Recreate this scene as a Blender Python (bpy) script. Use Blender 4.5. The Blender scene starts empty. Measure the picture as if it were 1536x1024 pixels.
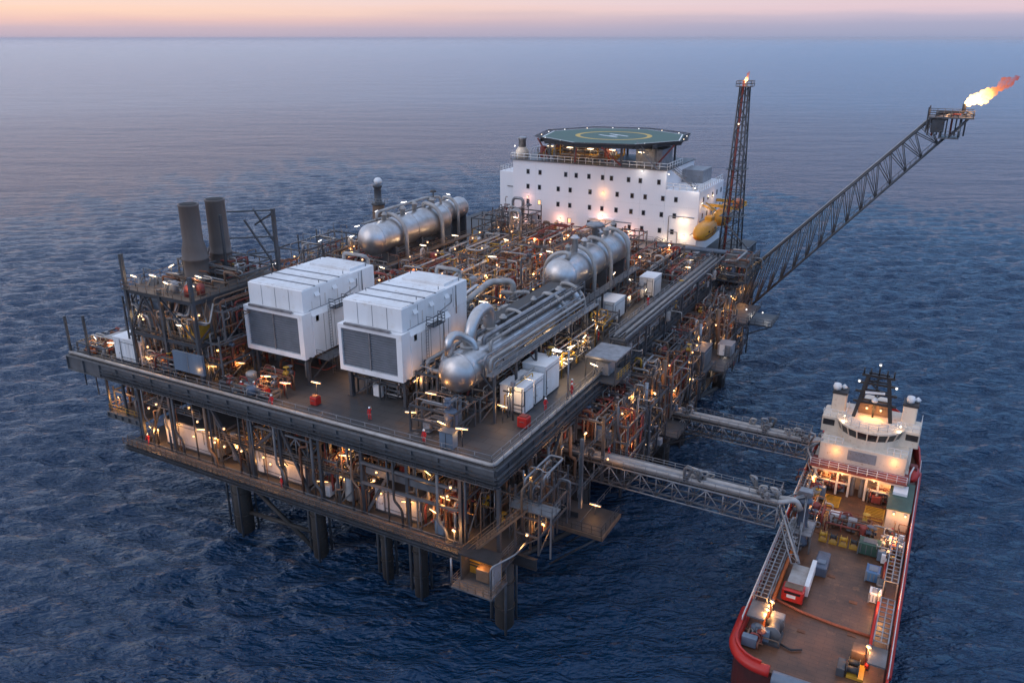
import bpy, math, random
import numpy as np
from mathutils import Vector, Matrix
R_ = math.radians
scene = bpy.context.scene
COL = scene.collection
OFF = {}

# ------------------------------------------------------------------ mesh builder
class MB:
    def __init__(s): s.v = []; s.f = []; s.sm = []
    def add(s, vs, fs, smooth=False):
        b = len(s.v); s.v.extend([tuple(p) for p in vs])
        for f in fs:
            s.f.append(tuple(i + b for i in f)); s.sm.append(smooth)
    def box(s, x0, x1, y0, y1, z0, z1):
        s.add([(x0,y0,z0),(x1,y0,z0),(x1,y1,z0),(x0,y1,z0),(x0,y0,z1),(x1,y0,z1),(x1,y1,z1),(x0,y1,z1)],
              [(0,3,2,1),(4,5,6,7),(0,1,5,4),(1,2,6,5),(2,3,7,6),(3,0,4,7)])
        return s
    def cbox(s, c, d, rz=0.0):
        ca, sa = math.cos(rz), math.sin(rz); vs = []
        for z in (-.5,.5):
            for x, y in ((-.5,-.5),(.5,-.5),(.5,.5),(-.5,.5)):
                X, Y = x*d[0], y*d[1]
                vs.append((c[0]+X*ca-Y*sa, c[1]+X*sa+Y*ca, c[2]+z*d[2]))
        s.add(vs, [(0,3,2,1),(4,5,6,7),(0,1,5,4),(1,2,6,5),(2,3,7,6),(3,0,4,7)])
        return s
    def bvbox(s, x0, x1, y0, y1, z0, z1, b=.12):     # box with bevelled vertical and top edges
        a = [(x0+b,y0),(x1-b,y0),(x1,y0+b),(x1,y1-b),(x1-b,y1),(x0+b,y1),(x0,y1-b),(x0,y0+b)]
        t = [(x0+2*b,y0+b),(x1-2*b,y0+b),(x1-b,y0+2*b),(x1-b,y1-2*b),(x1-2*b,y1-b),(x0+2*b,y1-b),(x0+b,y1-2*b),(x0+b,y0+2*b)]
        vs = [(x,y,z0) for x,y in a]+[(x,y,z1-b) for x,y in a]+[(x,y,z1) for x,y in t]
        fs = [tuple(range(7,-1,-1)), tuple(range(16,24))]
        for k in (0, 8):
            for i in range(8):
                j = (i+1) % 8; fs.append((k+i, k+j, k+8+j, k+8+i))
        s.add(vs, fs); return s
    def prism(s, poly, z0, z1):
        n = len(poly)
        s.add([(x,y,z0) for x,y in poly]+[(x,y,z1) for x,y in poly],
              [tuple(range(n-1,-1,-1)), tuple(range(n,2*n))]+[(i,(i+1)%n,n+(i+1)%n,n+i) for i in range(n)])
        return s
    def extr(s, poly, axis, a, b):     # poly in the two other axes, extruded along axis ('x' or 'y')
        n = len(poly)
        mk = (lambda p, t: (t, p[0], p[1])) if axis == 'x' else (lambda p, t: (p[0], t, p[1]))
        s.add([mk(p,a) for p in poly]+[mk(p,b) for p in poly],
              [tuple(range(n-1,-1,-1)), tuple(range(n,2*n))]+[(i,(i+1)%n,n+(i+1)%n,n+i) for i in range(n)])
        return s
    def beam(s, p, q, w, h=None):
        h = h or w; p = Vector(p); q = Vector(q); d = (q-p)
        if d.length < 1e-5: return s
        d.normalize(); up = Vector((0,0,1)) if abs(d.z) < .95 else Vector((0,1,0))
        r = d.cross(up).normalized(); u = r.cross(d)
        vs = []
        for c in (p, q):
            for a, b in ((-1,-1),(1,-1),(1,1),(-1,1)): vs.append(c + r*(a*w/2) + u*(b*h/2))
        s.add(vs, [(0,1,2,3),(7,6,5,4),(0,4,5,1),(1,5,6,2),(2,6,7,3),(3,7,4,0)]); return s
    def ibeam(s, p, q, w, h, t=.06):
        p = Vector(p); q = Vector(q)
        s.beam(p+Vector((0,0,h/2-t/2)), q+Vector((0,0,h/2-t/2)), w, t)
        s.beam(p-Vector((0,0,h/2-t/2)), q-Vector((0,0,h/2-t/2)), w, t)
        s.beam(p, q, t, h-2*t); return s
    def bar(s, p, q, r, n=6, r2=None):
        p = Vector(p); q = Vector(q); d = q-p
        if d.length < 1e-6: return s
        d.normalize(); up = Vector((0,0,1)) if abs(d.z) < .95 else Vector((1,0,0))
        a = d.cross(up).normalized(); b = d.cross(a); r2 = r if r2 is None else r2
        vs = []
        for c, rr in ((p, r), (q, r2)):
            for i in range(n):
                t = 2*math.pi*i/n; vs.append(c + a*(math.cos(t)*rr) + b*(math.sin(t)*rr))
        s.add(vs, [(i,(i+1)%n,n+(i+1)%n,n+i) for i in range(n)], True)
        b0 = len(s.v)-2*n
        s.f.append(tuple(b0+i for i in range(n-1,-1,-1))); s.sm.append(False)
        s.f.append(tuple(b0+n+i for i in range(n))); s.sm.append(False)
        return s
    def path(s, pts, r, n=8, fil=None, seg=3):
        P = [Vector(p) for p in pts]; Q = [P[0]]
        fil = fil if fil is not None else r*2.2
        for i in range(1, len(P)-1):
            a, b, c = P[i-1], P[i], P[i+1]
            l1 = (a-b).length; l2 = (c-b).length
            if l1 < 1e-4 or l2 < 1e-4: continue
            d1 = (a-b)/l1; d2 = (c-b)/l2
            if d1.dot(d2) < -.999: Q.append(b); continue
            f = min(fil, l1*.48, l2*.48)
            A = b+d1*f; B = b+d2*f
            for k in range(seg+1):
                t = k/seg; Q.append(A*(1-t)**2 + b*(2*t*(1-t)) + B*t*t)
        Q.append(P[-1])
        d = (Q[1]-Q[0]).normalized(); up = Vector((0,0,1)) if abs(d.z) < .9 else Vector((1,0,0))
        a = d.cross(up).normalized(); vs = []
        for i, p in enumerate(Q):
            if i == 0: t = (Q[1]-Q[0])
            elif i == len(Q)-1: t = Q[-1]-Q[-2]
            else: t = (Q[i+1]-Q[i]).normalized() + (Q[i]-Q[i-1]).normalized()
            if t.length < 1e-6: t = d
            t.normalize(); a = (a - t*a.dot(t))
            if a.length < 1e-5: a = t.orthogonal()
            a.normalize(); b = t.cross(a)
            for k in range(n):
                an = 2*math.pi*k/n; vs.append(p + a*(math.cos(an)*r) + b*(math.sin(an)*r))
        m = len(Q)
        s.add(vs, [(i*n+k, i*n+(k+1)%n, (i+1)*n+(k+1)%n, (i+1)*n+k) for i in range(m-1) for k in range(n)], True)
        b0 = len(s.v)-m*n
        s.f.append(tuple(b0+k for k in range(n-1,-1,-1))); s.sm.append(False)
        s.f.append(tuple(b0+(m-1)*n+k for k in range(n))); s.sm.append(False)
        return s
    def lathe(s, prof, o, axis=(0,0,1), n=24, smooth=True):
        ax = Vector(axis).normalized(); o = Vector(o)
        up = Vector((0,0,1)) if abs(ax.z) < .9 else Vector((1,0,0))
        a = ax.cross(up).normalized(); b = ax.cross(a); vs = []
        for r, h in prof:
            for k in range(n):
                t = 2*math.pi*k/n; vs.append(o + ax*h + a*(math.cos(t)*r) + b*(math.sin(t)*r))
        m = len(prof)
        s.add(vs, [(i*n+k, i*n+(k+1)%n, (i+1)*n+(k+1)%n, (i+1)*n+k) for i in range(m-1) for k in range(n)], smooth)
        b0 = len(s.v)-m*n
        s.f.append(tuple(b0+k for k in range(n-1,-1,-1))); s.sm.append(smooth)
        s.f.append(tuple(b0+(m-1)*n+k for k in range(n))); s.sm.append(smooth)
        return s
    def rail(s, pts, h=1.1, sp=2.0, r=.045, mids=1):
        P = [Vector(p) for p in pts]
        for a, b in zip(P[:-1], P[1:]):
            for k in range(mids+1):
                z = Vector((0,0,h*(k+1)/(mids+1))); s.bar(a+z, b+z, r*.85, 4)
            L = (b-a).length; n = max(1, round(L/sp))
            for i in range(n+1):
                p = a.lerp(b, i/n); s.bar(p, p+Vector((0,0,h)), r, 4)
        return s
    def truss(s, a0, a1, b0, b1, n, rc, rd):     # plane truss between chord a0-a1 and chord b0-b1
        a0,a1,b0,b1 = map(Vector,(a0,a1,b0,b1))
        s.bar(a0,a1,rc,6); s.bar(b0,b1,rc,6)
        for i in range(n):
            t0, t1 = i/n, (i+1)/n
            A0, A1, B0, B1 = a0.lerp(a1,t0), a0.lerp(a1,t1), b0.lerp(b1,t0), b0.lerp(b1,t1)
            s.bar(A0,B0,rd,5)
            if i % 2: s.bar(A0,B1,rd,5)
            else: s.bar(B0,A1,rd,5)
        s.bar(a1,b1,rd,5); return s
    def stairs(s, p, q, w, n, t=.06):       # p foot, q top; treads plus stringers and rails
        p = Vector(p); q = Vector(q); d = q-p; hd = Vector((d.x,d.y,0)).normalized(); r = Vector((-hd.y,hd.x,0))
        for e in (-1,1):
            s.beam(p+r*(e*w/2), q+r*(e*w/2), .08, .25)
            s.bar(p+r*(e*w/2)+Vector((0,0,1.0)), q+r*(e*w/2)+Vector((0,0,1.0)), .045, 4)
            s.bar(p+r*(e*w/2)+Vector((0,0,.5)), q+r*(e*w/2)+Vector((0,0,.5)), .035, 4)
            for k in range(5):
                c = p.lerp(q,k/4)+r*(e*w/2); s.bar(c, c+Vector((0,0,1.0)), .04, 4)
        ang = math.atan2(hd.y, hd.x)
        for k in range(n):
            c = p.lerp(q,(k+.5)/n); s.cbox(c, (.28,w,t), ang)
        return s
    def ladder(s, p, h, axis=(1,0), w=.5, cage=False):
        p = Vector(p); a = Vector((axis[0],axis[1],0))*(w/2)
        for e in (-1,1): s.bar(p+a*e, p+a*e+Vector((0,0,h)), .04, 4)
        for k in range(int(h/.4)):
            z = Vector((0,0,.3+.4*k)); s.bar(p-a+z, p+a+z, .025, 4)
        return s
    def build(s, name, mat, parent=None, off=None):
        o3 = Vector((0,0,0))
        if off is not None: o3 = Vector(off)
        elif parent is not None: o3 = OFF.get(parent.name, o3)
        me = bpy.data.meshes.new(name)
        me.from_pydata([(x-o3.x, y-o3.y, z-o3.z) for x,y,z in s.v], [], s.f)
        me.polygons.foreach_set('use_smooth', s.sm)
        me.materials.append(mat); me.update()
        o = bpy.data.objects.new(name, me); COL.objects.link(o)
        if parent is not None:
            o.parent = parent
            OFF[o.name] = o3
        return o

def tag(o, label=None, cat=None, group=None, kind=None):
    if label: o['label'] = label
    if cat: o['category'] = cat
    if group: o['group'] = group
    if kind: o['kind'] = kind
    return o
def thing(name, label, cat, loc=(0,0,0), group=None, kind=None):
    o = bpy.data.objects.new(name, None); COL.objects.link(o)
    o.location = loc; o.empty_display_size = .5; OFF[o.name] = Vector(loc)
    return tag(o, label, cat, group, kind)
def single(name, mb, mat, label, cat, group=None, base=None):
    o = mb.build(name, mat, None, off=base)
    if base is not None: o.location = base; OFF[o.name] = Vector(base)
    return tag(o, label, cat, group)
def copy_tree(o, parent=None):
    c = o.copy(); COL.objects.link(c)
    if parent is not None: c.parent = parent; c.matrix_parent_inverse = o.matrix_parent_inverse
    for ch in list(o.children): copy_tree(ch, c)
    return c
ORD = ['first','second','third','fourth','fifth','sixth','seventh','eighth','ninth','tenth','eleventh','twelfth','thirteenth','fourteenth','fifteenth','sixteenth']

# ------------------------------------------------------------------ materials
def newmat(name):
    m = bpy.data.materials.new(name); m.use_nodes = True
    nt = m.node_tree; return m, nt, nt.nodes['Principled BSDF']
def N(nt, t, **kw):
    n = nt.nodes.new(t)
    for k, v in kw.items():
        if k in n.inputs: n.inputs[k].default_value = v
        else: setattr(n, k, v)
    return n
def surf(name, c1, c2=None, scale=.6, rough=.5, metal=0.0, bump=.0, streak=False, c3=None, lo=.35, hi=.7, spec=.5, rvar=.15, panel=None):
    """painted / bare steel: two tones in blotches (stains, rust with its own shape), fine grain, optional vertical runs"""
    m, nt, b = newmat(name); L = nt.links.new
    tc = N(nt,'ShaderNodeTexCoord')
    src = tc.outputs['Object']
    c2 = c2 or tuple(x*.7 for x in c1)
    mp = N(nt,'ShaderNodeMapping')
    if streak: mp.inputs['Scale'].default_value = (1,1,.12)
    L(src, mp.inputs['Vector'])
    no = N(nt,'ShaderNodeTexNoise', Scale=scale, Detail=8.0, Roughness=.62)
    L(mp.outputs[0], no.inputs['Vector'])
    rp = N(nt,'ShaderNodeValToRGB'); rp.color_ramp.elements[0].position = lo; rp.color_ramp.elements[1].position = hi
    rp.color_ramp.elements[0].color = (*c1,1); rp.color_ramp.elements[1].color = (*c2,1)
    L(no.outputs['Fac'], rp.inputs[0]); out = rp.outputs[0]
    if c3:
        n2 = N(nt,'ShaderNodeTexNoise', Scale=scale*3.3, Detail=6.0, Roughness=.7); L(src, n2.inputs['Vector'])
        r2 = N(nt,'ShaderNodeValToRGB'); r2.color_ramp.elements[0].position = .58; r2.color_ramp.elements[1].position = .68
        L(n2.outputs['Fac'], r2.inputs[0])
        mx = N(nt,'ShaderNodeMix', data_type='RGBA'); L(r2.outputs[0], mx.inputs[0]); L(out, mx.inputs[6]); mx.inputs[7].default_value = (*c3,1)
        out = mx.outputs[2]
    if panel:
        br = N(nt,'ShaderNodeTexBrick', Scale=1.0); br.inputs['Brick Width'].default_value = panel[0]; br.inputs['Row Height'].default_value = panel[1]
        br.inputs['Mortar Size'].default_value = panel[2]; br.inputs['Color1'].default_value = (1,1,1,1); br.inputs['Color2'].default_value = (.86,.86,.86,1); br.inputs['Mortar'].default_value = (.35,.32,.3,1)
        L(src, br.inputs['Vector'])
        mx = N(nt,'ShaderNodeMix', data_type='RGBA', blend_type='MULTIPLY'); mx.inputs[0].default_value = 1.0
        L(out, mx.inputs[6]); L(br.outputs[0], mx.inputs[7]); out = mx.outputs[2]
    L(out, b.inputs['Base Color'])
    mr = N(nt,'ShaderNodeMapRange'); mr.inputs['To Min'].default_value = max(.04, rough-rvar); mr.inputs['To Max'].default_value = min(1, rough+rvar)
    L(no.outputs['Fac'], mr.inputs[0]); L(mr.outputs[0], b.inputs['Roughness'])
    b.inputs['Metallic'].default_value = metal; b.inputs['Specular IOR Level'].default_value = spec
    if bump:
        n3 = N(nt,'ShaderNodeTexNoise', Scale=scale*5, Detail=6.0); L(src, n3.inputs['Vector'])
        bp = N(nt,'ShaderNodeBump', Strength=bump, Distance=.05); L(n3.outputs['Fac'], bp.inputs['Height']); L(bp.outputs[0], b.inputs['Normal'])
    return m
def emit(name, col, st, base=(.8,.8,.8)):
    m, nt, b = newmat(name)
    b.inputs['Base Color'].default_value = (*base,1)
    b.inputs['Emission Color'].default_value = (*col,1); b.inputs['Emission Strength'].default_value = st
    m.cycles.emission_sampling = 'NONE'
    return m
M = {}
M['steel']  = surf('steel_paint', (.060,.068,.080), (.036,.038,.042), .5, .55, c3=(.10,.055,.03))
M['steel2'] = surf('steel_light', (.125,.13,.14), (.07,.07,.072), .6, .5, c3=(.15,.085,.05))
M['galv']   = surf('galvanised', (.30,.30,.31), (.17,.17,.175), .9, .42, metal=.55)
M['pale']   = surf('pale_pipe', (.40,.385,.37), (.25,.225,.20), .7, .45, metal=.2)
M['alu']    = surf('aluminium_cladding', (.58,.57,.57), (.38,.36,.345), .45, .38, metal=.95, bump=.15, rvar=.1)
M['rust']   = surf('rusty_pipe', (.19,.075,.035), (.10,.04,.022), 1.2, .75)
M['brown']  = surf('brown_pipe', (.19,.115,.07), (.10,.06,.04), .9, .6)
M['white']  = surf('white_paint', (.80,.80,.80), (.62,.59,.56), .22, .5, streak=True, lo=.45, hi=.9, c3=(.70,.67,.63))
M['boat']   = surf('lifeboat_orange', (.70,.30,.018), (.55,.22,.015), .5, .4)
M['rusty_white'] = surf('rust_run', (.52,.46,.41), (.70,.68,.66), 1.5, .6, streak=True)
M['cabin']  = surf('cabin_grey_white', (.44,.43,.44), (.30,.285,.28), .5, .55, streak=True, c3=(.26,.19,.15))
M['whitew'] = surf('white_worn', (.74,.74,.74), (.56,.53,.50), .35, .55, streak=True, c3=(.52,.45,.40), lo=.42, hi=.8)
M['lq']     = surf('accommodation_white', (.80,.79,.80), (.70,.68,.68), .10, .5, streak=True, lo=.45, hi=.9)
M['cream']  = surf('cream_paint', (.72,.62,.50), (.58,.48,.38), .4, .5, streak=True, c3=(.42,.27,.17))
M['deck']   = surf('deck_coating', (.045,.050,.058), (.075,.070,.066), .16, .62, c3=(.075,.055,.042), lo=.35, hi=.68, bump=.2, panel=(3.0,1.5,.03), rvar=.25)
M['grating']= surf('grating', (.045,.046,.05), (.08,.066,.055), .8, .7)
M['dark']   = surf('dark_steel', (.030,.032,.036), (.018,.018,.02), .6, .6)
M['black']  = surf('black_mast', (.012,.013,.016), (.02,.02,.022), .8, .5)
M['yellow'] = surf('yellow_paint', (.52,.29,.025), (.36,.19,.02), .8, .5, c3=(.28,.14,.03))
M['hulld']  = surf('hull_dark_red', (.09,.014,.012), (.04,.012,.012), .4, .55, c3=(.02,.015,.015))
M['orange'] = surf('orange_paint', (.60,.15,.03), (.42,.10,.02), .8, .55)
M['red']    = surf('red_paint', (.50,.022,.014), (.36,.016,.012), .35, .42, c3=(.24,.03,.02))
M['redox']  = surf('red_oxide', (.24,.04,.03), (.14,.03,.022), .8, .6)
M['blue']   = surf('blue_paint', (.05,.15,.30), (.035,.10,.22), .6, .5)
M['bluegrey']= surf('blue_grey_panel', (.14,.19,.25), (.10,.13,.17), .5, .5, streak=True)
M['green']  = surf('dark_green_paint', (.03,.085,.06), (.02,.05,.04), .8, .5)
M['chimney']= surf('chimney_concrete', (.150,.124,.113), (.085,.07,.063), .22, .75, streak=True, bump=.2)
M['soot']   = surf('soot', (.015,.014,.014), (.03,.028,.026), .6, .9)
M['heli']   = surf('helideck_green', (.055,.115,.085), (.075,.12,.10), .12, .7)
M['mark_white'] = surf('marking_white', (.72,.74,.74), (.55,.56,.56), .8, .6)
M['mark_yellow']= surf('marking_yellow', (.60,.38,.05), (.45,.30,.06), .8, .6)
M['louver'] = surf('louver_grey', (.20,.21,.235), (.15,.16,.175), .6, .45)
M['leg']    = surf('jacket_leg', (.042,.036,.031), (.022,.019,.018), .3, .7, streak=True, c3=(.10,.06,.035), bump=.3)
M['shipdeck']= surf('ship_deck', (.160,.066,.030), (.060,.036,.026), .22, .42, c3=(.20,.09,.045), bump=.25, panel=(1.9,.62,.015), rvar=.28)
M['rope']   = surf('rope', (.35,.10,.05), (.24,.07,.035), 2.0, .85)
M['glass']  = surf('dark_window', (.012,.014,.018), (.02,.02,.024), .5, .12, rvar=.05)
M['skin']   = surf('skin', (.45,.28,.20), (.38,.22,.16), 2.0, .6)
M['grey']   = surf('grey_equipment', (.26,.27,.29), (.18,.18,.19), .8, .5, c3=(.14,.09,.06))
M['bluetank']= surf('blue_tank', (.085,.115,.17), (.06,.075,.10), .8, .45)
M['warm']   = emit('lamp_warm', (1.0,.46,.12), 3.2)
M['cool']   = emit('lamp_cool', (1.0,.72,.42), 3.6)
M['whitel'] = emit('lamp_white', (1.0,.92,.84), 3.0)
M['redl']   = emit('lamp_red', (1.0,.08,.05), 4.0)
M['lit']    = emit('lit_window', (1.0,.55,.25), 1.6, (.3,.2,.1))

def coverall_mat():
    m, nt, b = newmat('coverall'); L = nt.links.new
    tc = N(nt,'ShaderNodeTexCoord'); sp = N(nt,'ShaderNodeSeparateXYZ'); L(tc.outputs['Object'], sp.inputs[0])
    rp = N(nt,'ShaderNodeValToRGB'); rp.color_ramp.interpolation = 'CONSTANT'
    e = rp.color_ramp.elements
    e[0].position = 0; e[0].color = (.02,.018,.016,1)
    e[1].position = .06; e[1].color = (.55,.018,.022,1)
    for p, c in ((.40,(.6,.58,.5,1)),(.425,(.55,.018,.022,1)),(.775,(.42,.26,.18,1))):
        x = e.new(p); x.color = c
    mr = N(nt,'ShaderNodeMapRange'); mr.inputs['From Max'].default_value = 2.0
    L(sp.outputs['Z'], mr.inputs[0]); L(mr.outputs[0], rp.inputs[0]); L(rp.outputs[0], b.inputs['Base Color'])
    b.inputs['Roughness'].default_value = .8
    return m
M['coverall'] = coverall_mat()

# ------------------------------------------------------------------ camera, world, sun
f_px = 1228.0; pitch = math.atan(455/f_px); yaw = R_(28.5)
CAM = Vector((39.1, -68.1, 66.0))
cam = bpy.data.cameras.new('camera'); cam.sensor_width = 36; cam.lens = f_px/1536*36; cam.clip_start = .5; cam.clip_end = 200000
co = bpy.data.objects.new('camera', cam); COL.objects.link(co); co.location = CAM
fw = Vector((-math.sin(yaw)*math.cos(pitch), math.cos(yaw)*math.cos(pitch), -math.sin(pitch)))
co.rotation_euler = fw.to_track_quat('-Z','Y').to_euler(); scene.camera = co

w = bpy.data.worlds.new('World'); scene.world = w; w.use_nodes = True
nt = w.node_tree; L = nt.links.new; nt.nodes.clear()
SUN_AZ = R_(28.5+75)       # bearing of the sunset, counter-clockwise from +Y
sdir = Vector((-math.sin(SUN_AZ), math.cos(SUN_AZ), 0))
wo = N(nt,'ShaderNodeOutputWorld'); bg = N(nt,'ShaderNodeBackground'); L(bg.outputs[0], wo.inputs[0])
tc = N(nt,'ShaderNodeTexCoord'); nrm = N(nt,'ShaderNodeVectorMath', operation='NORMALIZE'); L(tc.outputs['Generated'], nrm.inputs[0])
sp = N(nt,'ShaderNodeSeparateXYZ'); L(nrm.outputs[0], sp.inputs[0])
# soft cloud bank: shift the elevation a little with stretched noise
mpg = N(nt,'ShaderNodeMapping'); mpg.inputs['Scale'].default_value = (2.5,2.5,34); L(nrm.outputs[0], mpg.inputs[0])
cn = N(nt,'ShaderNodeTexNoise', Scale=1.6, Detail=6.0, Roughness=.55); L(mpg.outputs[0], cn.inputs['Vector'])
def math_n(op, a=None, b=None, clamp=False):
    n = N(nt,'ShaderNodeMath', operation=op); n.use_clamp = clamp
    for i, x in enumerate((a,b)):
        if x is None: continue
        if isinstance(x,(int,float)): n.inputs[i].default_value = x
        else: L(x, n.inputs[i])
    return n.outputs[0]
cz = math_n('MULTIPLY', math_n('SUBTRACT', cn.outputs['Fac'], .5), .016)
z = math_n('ADD', sp.outputs['Z'], math_n('MULTIPLY', cz, math_n('MULTIPLY', sp.outputs['Z'], 40, True)))
el = math_n('POWER', math_n('MAXIMUM', z, 0.0), .5)
def s2l(c): return tuple(((x/255+.055)/1.055)**2.4 if x > 10 else x/255/12.92 for x in c)
def ramp(stops):
    r = N(nt,'ShaderNodeValToRGB'); e = r.color_ramp.elements
    for i, (p, c) in enumerate(stops):
        x = e[i] if i < 2 else e.new(p)
        x.position = p; x.color = (*c, 1)
    L(el, r.inputs[0]); return r.outputs[0]
A = ramp([(0,s2l((176,166,186))),(.10,s2l((204,180,190))),(.135,s2l((238,196,186))),(.165,s2l((252,212,188))),(.20,s2l((246,216,206))),(.225,s2l((226,212,220))),
          (.27,(.88,.90,1.08)),(.40,(.86,.97,1.26)),(.60,(.66,.84,1.20)),(.80,(.68,.76,1.0)),(1,(.74,.82,1.05))])
B = ramp([(0,s2l((142,154,186))),(.12,s2l((168,168,194))),(.15,s2l((190,180,200))),(.172,s2l((220,196,206))),(.20,s2l((222,202,212))),(.225,s2l((190,192,216))),
          (.27,(.27,.50,.84)),(.40,(.27,.58,1.08)),(.60,(.36,.63,1.13)),(.80,(.56,.68,.95)),(1,(.70,.79,1.03))])
dt = N(nt,'ShaderNodeVectorMath', operation='DOT_PRODUCT'); L(nrm.outputs[0], dt.inputs[0]); dt.inputs[1].default_value = sdir
fac = N(nt,'ShaderNodeMapRange'); fac.inputs['From Min'].default_value = -.25; fac.inputs['From Max'].default_value = .85; fac.interpolation_type = 'SMOOTHSTEP'; L(dt.outputs['Value'], fac.inputs[0])
mx = N(nt,'ShaderNodeMix', data_type='RGBA'); L(fac.outputs[0], mx.inputs[0]); L(B, mx.inputs[6]); L(A, mx.inputs[7])
sky = N(nt,'ShaderNodeTexSky', sky_type='NISHITA'); sky.sun_disc = False; sky.sun_elevation = R_(4); sky.sun_rotation = -SUN_AZ; sky.altitude = 60
sk = N(nt,'ShaderNodeMix', data_type='RGBA', blend_type='ADD'); sk.inputs[0].default_value = .003
L(mx.outputs[2], sk.inputs[6]); L(sky.outputs[0], sk.inputs[7]); L(sk.outputs[2], bg.inputs[0])
bg.inputs[1].default_value = 1.0
sun = bpy.data.lights.new('sun','SUN'); sun.energy = .5; sun.angle = R_(35); sun.color = (1.0,.86,.80)
so = bpy.data.objects.new('sun', sun); COL.objects.link(so)
SL = R_(28.5+118); el_s = R_(24)
so.rotation_euler = Vector((math.sin(SL)*math.cos(el_s), -math.cos(SL)*math.cos(el_s), -math.sin(el_s))).to_track_quat('-Z','Y').to_euler()
so.location = (-80,-80,120)
scene.view_settings.view_transform = 'Standard'; scene.view_settings.look = 'None'; scene.view_settings.exposure = 0.08; scene.view_settings.gamma = 1.0
scene.cycles.use_denoising = True
scene.cycles.max_bounces = 6; scene.cycles.sample_clamp_indirect = 4.0

# ------------------------------------------------------------------ sea
def axis_coords(c, half, step, far):
    a = list(np.arange(0, half+.01, step)); s = step
    while a[-1] < far: s *= 1.015 if a[-1] < 1400 else 1.09; a.append(a[-1]+s)
    a = np.array(a); return np.concatenate([-a[:0:-1], a]) + c
xs = axis_coords(-10, 160, .72, 50000); ys = axis_coords(35, 160, .72, 50000)
X, Y = np.meshgrid(xs, ys); Zs = np.zeros_like(X)
dx = np.gradient(xs); dy = np.gradient(ys); SP = np.maximum(dx[None,:], dy[:,None])
rng = np.random.default_rng(4)
DI = np.clip((np.hypot(X+10, Y-35)-120)/600, 0, 1); TAPER = 1-.6*DI*DI*(3-2*DI)
for i in range(72):
    lam = 1.4*(9/1.4)**rng.random(); k = 2*math.pi/lam
    th = R_(28.5) + R_(99) + rng.normal(0, .48)
    kx, ky = math.cos(th)*k, math.sin(th)*k
    amp = .0056*lam**1.02
    ph = kx*X+ky*Y+rng.random()*6.28
    fade = np.clip((lam/SP-2.2)/2.5, 0, 1)
    Zs += fade*TAPER*1.3*amp*(2*((np.sin(ph)+1)/2)**1.6-.9)
nx, ny = len(xs), len(ys)
V = np.stack([X.ravel(), Y.ravel(), Zs.ravel()], 1)
idx = np.arange(nx*ny).reshape(ny, nx)
Fq = np.stack([idx[:-1,:-1].ravel(), idx[:-1,1:].ravel(), idx[1:,1:].ravel(), idx[1:,:-1].ravel()], 1)
me = bpy.data.meshes.new('sea'); me.vertices.add(len(V)); me.vertices.foreach_set('co', V.ravel())
me.loops.add(Fq.size); me.loops.foreach_set('vertex_index', Fq.ravel().astype(np.int32))
me.polygons.add(len(Fq)); me.polygons.foreach_set('loop_start', np.arange(0, Fq.size, 4, dtype=np.int32))
me.polygons.foreach_set('use_smooth', np.ones(len(Fq), dtype=bool)); me.update(calc_edges=True)
m, nt, b = newmat('sea_water'); L = nt.links.new
b.inputs['Base Color'].default_value = (.0034,.030,.076,1); b.inputs['Roughness'].default_value = .1; b.inputs['IOR'].default_value = 1.38
geo = N(nt,'ShaderNodeNewGeometry'); hts = None
for sc_, st_, wgt, ang in ((.02,(.35,1,1),3.0,-26),(.06,(.35,1,1),1.5,-32),(.16,(.45,1,1),.66,-22),(.42,(.36,1,1),.52,-37),(1.0,(.36,1,1),.46,-18),(2.4,(.42,1,1),.20,-40)):
    vr = N(nt,'ShaderNodeVectorRotate', rotation_type='Z_AXIS'); vr.inputs['Angle'].default_value = R_(ang); L(geo.outputs['Position'], vr.inputs['Vector'])
    mp = N(nt,'ShaderNodeMapping'); mp.inputs['Scale'].default_value = st_; L(vr.outputs[0], mp.inputs[0])
    no = N(nt,'ShaderNodeTexNoise', Scale=sc_, Detail=2.5, Roughness=.5, Distortion=.5); L(mp.outputs[0], no.inputs['Vector'])
    r3 = N(nt,'ShaderNodeMath', operation='MULTIPLY_ADD'); L(no.outputs['Fac'], r3.inputs[0]); r3.inputs[1].default_value = wgt
    if hts is None: r3.inputs[2].default_value = 0.0
    else: L(hts, r3.inputs[2])
    hts = r3.outputs[0]
ln = N(nt,'ShaderNodeVectorMath', operation='LENGTH'); L(geo.outputs['Position'], ln.inputs[0])
fs = N(nt,'ShaderNodeMapRange'); fs.inputs['From Min'].default_value = 110; fs.inputs['From Max'].default_value = 900; fs.inputs['To Min'].default_value = 1.15; fs.inputs['To Max'].default_value = .42; L(ln.outputs['Value'], fs.inputs[0])
fr = N(nt,'ShaderNodeMapRange'); fr.inputs['From Min'].default_value = 120; fr.inputs['From Max'].default_value = 900; fr.inputs['To Min'].default_value = .10; fr.inputs['To Max'].default_value = .17; L(ln.outputs['Value'], fr.inputs[0]); L(fr.outputs[0], b.inputs['Roughness'])
bp = N(nt,'ShaderNodeBump', Distance=2.3); L(fs.outputs[0], bp.inputs['Strength']); L(hts, bp.inputs['Height']); L(bp.outputs[0], b.inputs['Normal'])
me.materials.append(m)
sea = bpy.data.objects.new('sea', me); COL.objects.link(sea); sea['kind'] = 'structure'; sea['label'] = 'dark blue rippled open sea reaching to the horizon'

# ================================================================== PLATFORM
plat = thing('oil_platform', 'huge grey offshore oil platform on brown legs, its decks crowded with equipment', 'oil platform', (-36,50,0))
XL, YB = -73.0, 122.0
MB().box(XL,0,0,YB,21.7,22.0).build('main_deck', M['deck'], plat)
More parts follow.
